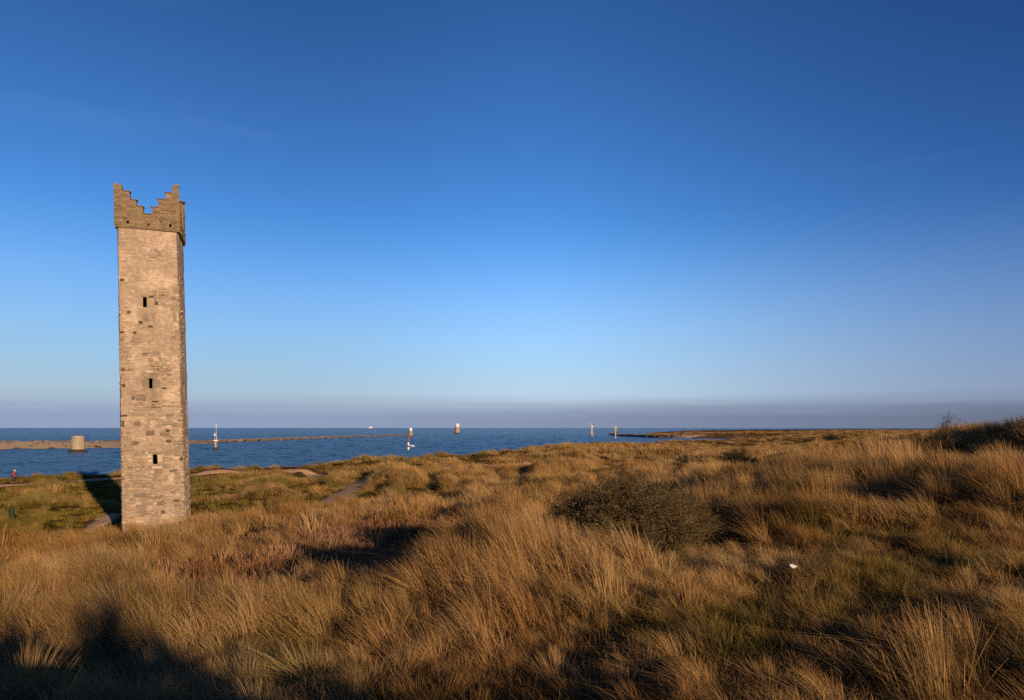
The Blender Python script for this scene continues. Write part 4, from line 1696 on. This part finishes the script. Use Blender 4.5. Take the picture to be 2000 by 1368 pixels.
def scatter(name, label, cat, P, rotz, tilt, scl, idx_, tint, shade, sources):
    me = bpy.data.meshes.new(name)
    me.from_pydata(P.tolist(), [], [])
    n = len(P)
    rot = np.stack([tilt[:, 0], tilt[:, 1], rotz], -1)
    rust = np.clip((fbm(P[:, 0] / 3.0, P[:, 1] / 3.0, 301, 3) - .5) * 3.0 + RNG.normal(.0, .25, n), 0, 1)
    pale_ = np.clip((fbm(P[:, 0] / 4.0, P[:, 1] / 4.0, 311, 3) - .5) * 3.0 + RNG.normal(.0, .25, n), 0, 1)
    for nm, tp, ky, arr in (('rust', 'FLOAT', 'value', rust), ('pale', 'FLOAT', 'value', pale_), ('rot', 'FLOAT_VECTOR', 'vector', rot), ('scl', 'FLOAT_VECTOR', 'vector', scl), ('tint', 'FLOAT', 'value', tint), ('shade', 'FLOAT', 'value', shade)):
        a = me.attributes.new(nm, tp, 'POINT')
        a.data.foreach_set(ky, np.asarray(arr, np.float32).ravel())
    a = me.attributes.new('pick', 'INT', 'POINT')
    a.data.foreach_set('value', np.asarray(idx_, np.int32))
    o = bpy.data.objects.new(name, me)
    COL.objects.link(o)
    ng = bpy.data.node_groups.new(name, 'GeometryNodeTree')
    ng.interface.new_socket('Geometry', in_out='INPUT', socket_type='NodeSocketGeometry')
    ng.interface.new_socket('Geometry', in_out='OUTPUT', socket_type='NodeSocketGeometry')
    N, Lk = ng.nodes.new, ng.links.new
    gi, go = N('NodeGroupInput'), N('NodeGroupOutput')
    iop = N('GeometryNodeInstanceOnPoints')
    Lk(gi.outputs[0], iop.inputs['Points'])
    jn = N('GeometryNodeJoinGeometry')
    for s in sources:
        oi = N('GeometryNodeObjectInfo')
        oi.inputs['Object'].default_value = s
        oi.inputs['As Instance'].default_value = True
        Lk(oi.outputs['Geometry'], jn.inputs[0])
    Lk(jn.outputs[0], iop.inputs['Instance'])
    iop.inputs['Pick Instance'].default_value = True

    def na(nm, tp):
        q = N('GeometryNodeInputNamedAttribute')
        q.data_type = tp
        q.inputs[0].default_value = nm
        return q.outputs[0]
    er = N('FunctionNodeEulerToRotation')
    Lk(na('rot', 'FLOAT_VECTOR'), er.inputs[0])
    Lk(er.outputs[0], iop.inputs['Rotation'])
    Lk(na('scl', 'FLOAT_VECTOR'), iop.inputs['Scale'])
    Lk(na('pick', 'INT'), iop.inputs['Instance Index'])
    Lk(iop.outputs[0], go.inputs[0])
    md = o.modifiers.new('scatter', 'NODES')
    md.node_group = ng
    return tag(o, label, cat, kind='stuff')


def wedge(n, r0, r1, a=.86):
    r = np.sqrt(RNG.uniform(r0 * r0, r1 * r1, n))
    t = RNG.uniform(-a, a, n)
    return np.sin(t) * r, np.cos(t) * r


def keepout(X, Y, s=1.0):
    k = pathmask(X, Y, -.25 * s + 1.3 * sstep(60, 90, np.hypot(X, Y)) * (shore_dist(X, Y) < 40)) < .5
    u = (X - TWX) * cT + (Y - TWY) * sT
    v = -(X - TWX) * sT + (Y - TWY) * cT
    k &= ~((u > -.25) & (u < TW + .25) & (v > -.15) & (v < TD + .25))
    for bx, by, br in BUSHES:
        k &= np.hypot(X - bx, Y - by) > br * .8
    k &= np.hypot(X - LITTER[0], Y - LITTER[1]) > .12
    k &= ~((np.abs(X - LITTER[0]) < .3) & (Y > LITTER[1] - 1.0) & (Y < LITTER[1]) & (RNG.random(len(X)) < .3))
    k &= shore_dist(X, Y) > 4.5
    return k


def tallmask(X, Y):
    """cover of tall marram"""
    r = np.hypot(X, Y)
    t = .55 + (1.7 + 1.3 * sstep(25, 60, r)) * (tuss_field(X, Y) - .5)
    t = t + .55 * blob(X, Y, -.6, 11.5, 3.6, 1.9, -.12) + .55 * blob(X, Y, -4.4, 11.2, 1.6, 1.6) + .6 * blob(X, Y, 9.5, 21, 6.5, 4.0, .45)
    t = t + .5 * blob(X, Y, 6.4, 18.2, 1.8, 2.2) + .45 * blob(X, Y, 8.0, 20.0, 3.5, 2.4) - .9 * blob(X, Y, -11.6, 43.0, 2.2, 3.2)
    t = t - .75 * blob(X, Y, 4.2, 9.2, 3.8, 2.7) - .65 * blob(X, Y, 7.5, 12.5, 3.6, 3.2) - .45 * blob(X, Y, 1.2, 8.0, 2.2, 1.3)
    t = t - .6 * blob(X, Y, .8, 6.2, 3.2, 1.9) - .9 * blob(X, Y, -5.5, 6.5, 4.0, 3.2)
    t = t - 1.0 * blob(X, Y, 2.6, 13.6, 1.5, 2.6) - .8 * blob(X, Y, 4.2, 15.0, 1.5, 1.8)
    t = t - .9 * greenmask(X, Y) - .9 * deadmask(X, Y)
    return np.clip(t, 0, 1)


def place(P):
    return np.stack([P[0], P[1], H(P[0], P[1])], -1)


near_src = [src(tuft_mesh('marram_tuft', 230, .30, .62, 1.02, .0075, 4, seed=100 + i, lean_=.22, spread=.5, droop=.55 + .12 * i)) for i in range(5)]
mid_src = [src(tuft_mesh('marram_tuft', 150, .42, .55, .95, .016, 3, seed=120 + i, lean_=.3, spread=.6, droop=.6)) for i in range(4)]
far_src = [src(tuft_mesh('marram_clump', 130, .95, .55, 1.05, .045, 2, seed=140 + i, lean_=.35, spread=.6, droop=.6)) for i in range(4)]
turf_src = [src(tuft_mesh('turf_tuft', 170, .30, .10, .34, .0065, 3, seed=160 + i, lean_=.6, spread=1.0, droop=.8, mat='turf', wind=(-.1, 0))) for i in range(4)]
turff_src = [src(tuft_mesh('turf_patch', 150, .75, .10, .30, .028, 2, seed=180 + i, lean_=.6, spread=1.0, droop=.7, mat='turf', wind=(-.1, 0))) for i in range(3)]
stem_src = [src(tuft_mesh('dead_stem', 75, .36, .25, .62, .010, 5, seed=200 + i, lean_=.30, spread=.6, droop=.3, mat='stem', wind=(-.06, 0), heads=True)) for i in range(4)]


def tint_of(X, Y, k=1.0):
    return np.clip(greenmask(X, Y) * 1.0 * k + (fbm(X / 1.3, Y / 1.3, 33, 3) - .53) * 1.7, 0, .92)


def std(X, Y, smin, smax, zmul=1.0, tk=1.0, rz=.6, tiltk=.12):
    n = len(X)
    s = RNG.uniform(smin, smax, n)
    scl = np.stack([s, s, s * RNG.uniform(.8, 1.15, n) * zmul], -1)
    rotz = RNG.normal(0, rz, n)
    tilt = RNG.normal(0, tiltk, (n, 2))
    shade = np.clip(RNG.normal(.5, .22, n) + (fbm(X / 3.5, Y / 3.5, 37, 2) - .5) * .9, 0, 1)
    return rotz, tilt, scl, tint_of(X, Y, tk), shade


def layer(name, label, r0, r1, dens, fn, sources, smin, smax, zfn=None, tk=1.0, rz=.6):
    area = .86 * (r1 * r1 - r0 * r0)
    X, Y = wedge(int(area * dens), r0, r1)
    k = keepout(X, Y) & (RNG.random(len(X)) < fn(X, Y))
    X, Y = X[k], Y[k]
    P = place((X, Y))
    rotz, tilt, scl, tint, shade = std(X, Y, smin, smax, 1.0 if zfn is None else zfn(X, Y), tk, rz)
    scatter(name, label, 'grass', P, rotz, tilt, scl, RNG.integers(0, len(sources), len(X)), tint, shade, sources)
    print(name, len(X))


def low(X, Y):
    """shorter near the open slope, tall on the crests"""
    return (.60 + .52 * tallmask(X, Y)) * (.62 + .38 * sstep(5.5, 9.5, np.hypot(X, Y)))


layer('marram_grass', 'tall dry straw coloured marram grass covering the near dunes', 3.2, 26, 10.0, lambda X, Y: tallmask(X, Y), near_src, .75, 1.15, low)
layer('marram_grass', 'dry tawny marram grass on the dunes of the middle distance', 26, 85, 2.8, lambda X, Y: .06 + .94 * tallmask(X, Y), mid_src, .8, 1.45, lambda X, Y: .45 + .70 * tallmask(X, Y))
layer('marram_grass', 'pale marram grass on the far dunes by the sea', 85, 260, .45, lambda X, Y: .06 + .94 * tallmask(X, Y), far_src, .8, 1.5, lambda X, Y: .45 + .65 * tallmask(X, Y))
layer('marram_grass', 'faint marram grass on the farthest dunes', 260, 760, .035, lambda X, Y: .25 + .75 * tallmask(X, Y), far_src, 1.6, 2.8, lambda X, Y: np.full(len(X), .45))
layer('turf_grass', 'short tangled green and brown grass on the near slopes', 3.0, 26, 17.0, lambda X, Y: np.clip(1.05 - .55 * tallmask(X, Y) - .5 * deadmask(X, Y), 0, 1), turf_src, .7, 1.35, None, .85, 3.0)
layer('turf_grass', 'short green turf behind and beside the tower', 26, 130, .75, lambda X, Y: np.clip(1.1 - .5 * tallmask(X, Y), 0, 1), turff_src, .8, 1.3, None, 1.2, 3.0)
layer('thatch_grass', 'shorter tawny grass filling in between the tall tufts', 3.0, 30, 7.0, lambda X, Y: np.clip(.95 - .6 * tallmask(X, Y) - .6 * deadmask(X, Y), 0, 1), near_src, .5, .8, lambda X, Y: np.full(len(X), .62), .6, 1.2)
layer('dead_stalks', 'reddish brown dead stalks filling the hollow in front of the tower', 10, 50, 7.0, deadmask, stem_src, .75, 1.2, None, .4, 3.0)

# a few tufts on the dune behind, so its shadow has a ragged edge
X = RNG.uniform(-30, 16, 420)
Y = RNG.uniform(-16, 0, 420)
k = np.hypot(X, Y) > 3
X, Y = X[k], Y[k]
rotz, tilt, scl, tint, shade = std(X, Y, .8, 1.2)
scatter('marram_grass', 'marram grass on the dune behind the viewpoint', 'grass', place((X, Y)), rotz, tilt, scl, RNG.integers(0, 5, len(X)), tint, shade, near_src)

# tussocks that stand out one by one
TUS = [((1835, 1420), 6.0, dict(n=230, R=.42, hmin=.7, hmax=1.3, width=.0036, segs=5, lean_=.28, spread=.5, droop=.35, wind=(-.16, .1), heads=True), 'loose tussock of long thin flowering stalks at the bottom right corner'),
       ((1345, 1205), 7.0, dict(n=240, R=.14, hmin=.45, hmax=.72, width=.008, segs=4, lean_=.2, spread=.4, droop=.4, wind=(-.06, 0)), 'narrow pale upright tussock on the green slope right of centre'),
       ((1010, 1128), 8.0, dict(n=620, R=.42, hmin=.7, hmax=1.15, width=.008, segs=4, lean_=.18, spread=.4, droop=.35, wind=(-.20, .05)), 'tallest straw tussock on the central hump, left of the large bush'),
       ((560, 1240), 8.0, dict(n=700, R=.50, hmin=.6, hmax=1.0, width=.008, segs=5, lean_=.5, spread=.7, droop=1.0, wind=(.30, -.25)), 'drooping pale tussock lit at the edge of the big shadow'),
       ((345, 1265), 8.0, dict(n=380, R=.30, hmin=.4, hmax=.7, width=.008, segs=4, lean_=.4, spread=.6, droop=.8, wind=(.12, -.1)), 'small lit tussock between dark patches at the lower left'),
       ((70, 1235), 9.0, dict(n=620, R=.55, hmin=.5, hmax=.9, width=.009, segs=5, lean_=.5, spread=.6, droop=1.0, wind=(.30, -.1)), 'rounded drooping tussock near the left edge above the big shadow'),
       ((1470, 1030), 12.0, dict(n=620, R=.5, hmin=.8, hmax=1.25, width=.011, segs=4, lean_=.22, spread=.5, droop=.5, wind=(-.25, .05)), 'tall straw tussock just right of the sprawling twiggy bush'),
       ((1600, 1000), 13.0, dict(n=700, R=.55, hmin=.8, hmax=1.3, width=.011, segs=4, lean_=.2, spread=.5, droop=.45, wind=(-.22, .05)), 'broad tall tussock on the right dune left of a dark gap'),
       ((1715, 975), 15.0, dict(n=650, R=.5, hmin=.8, hmax=1.3, width=.012, segs=4, lean_=.2, spread=.45, droop=.45, wind=(-.18, .05)), 'upright tussock on the right dune right of the dark gap'),
       ((1845, 955), 16.0, dict(n=650, R=.5, hmin=.8, hmax=1.2, width=.012, segs=4, lean_=.25, spread=.5, droop=.5, wind=(-.22, .05)), 'tawny tussock below the bare shrub on the right dune'),
       ((1965, 925), 16.0, dict(n=650, R=.5, hmin=.8, hmax=1.2, width=.012, segs=4, lean_=.25, spread=.5, droop=.5, wind=(-.25, .05)), 'tussock on the steep crest at the right edge')]
for i, ((tx, ty), rm, kw, lb) in enumerate(TUS):
    g = ground_at(tx, ty, rm * .6)
    me = tuft_mesh('grass_tussock', seed=300 + i, **kw)
    o = bpy.data.objects.new('grass_tussock', me)
    o.location = (g[0], g[1], g[2])
    COL.objects.link(o)
    tag(o, lb, 'grass tussock', 'tussocks that stand out from the dune grass')
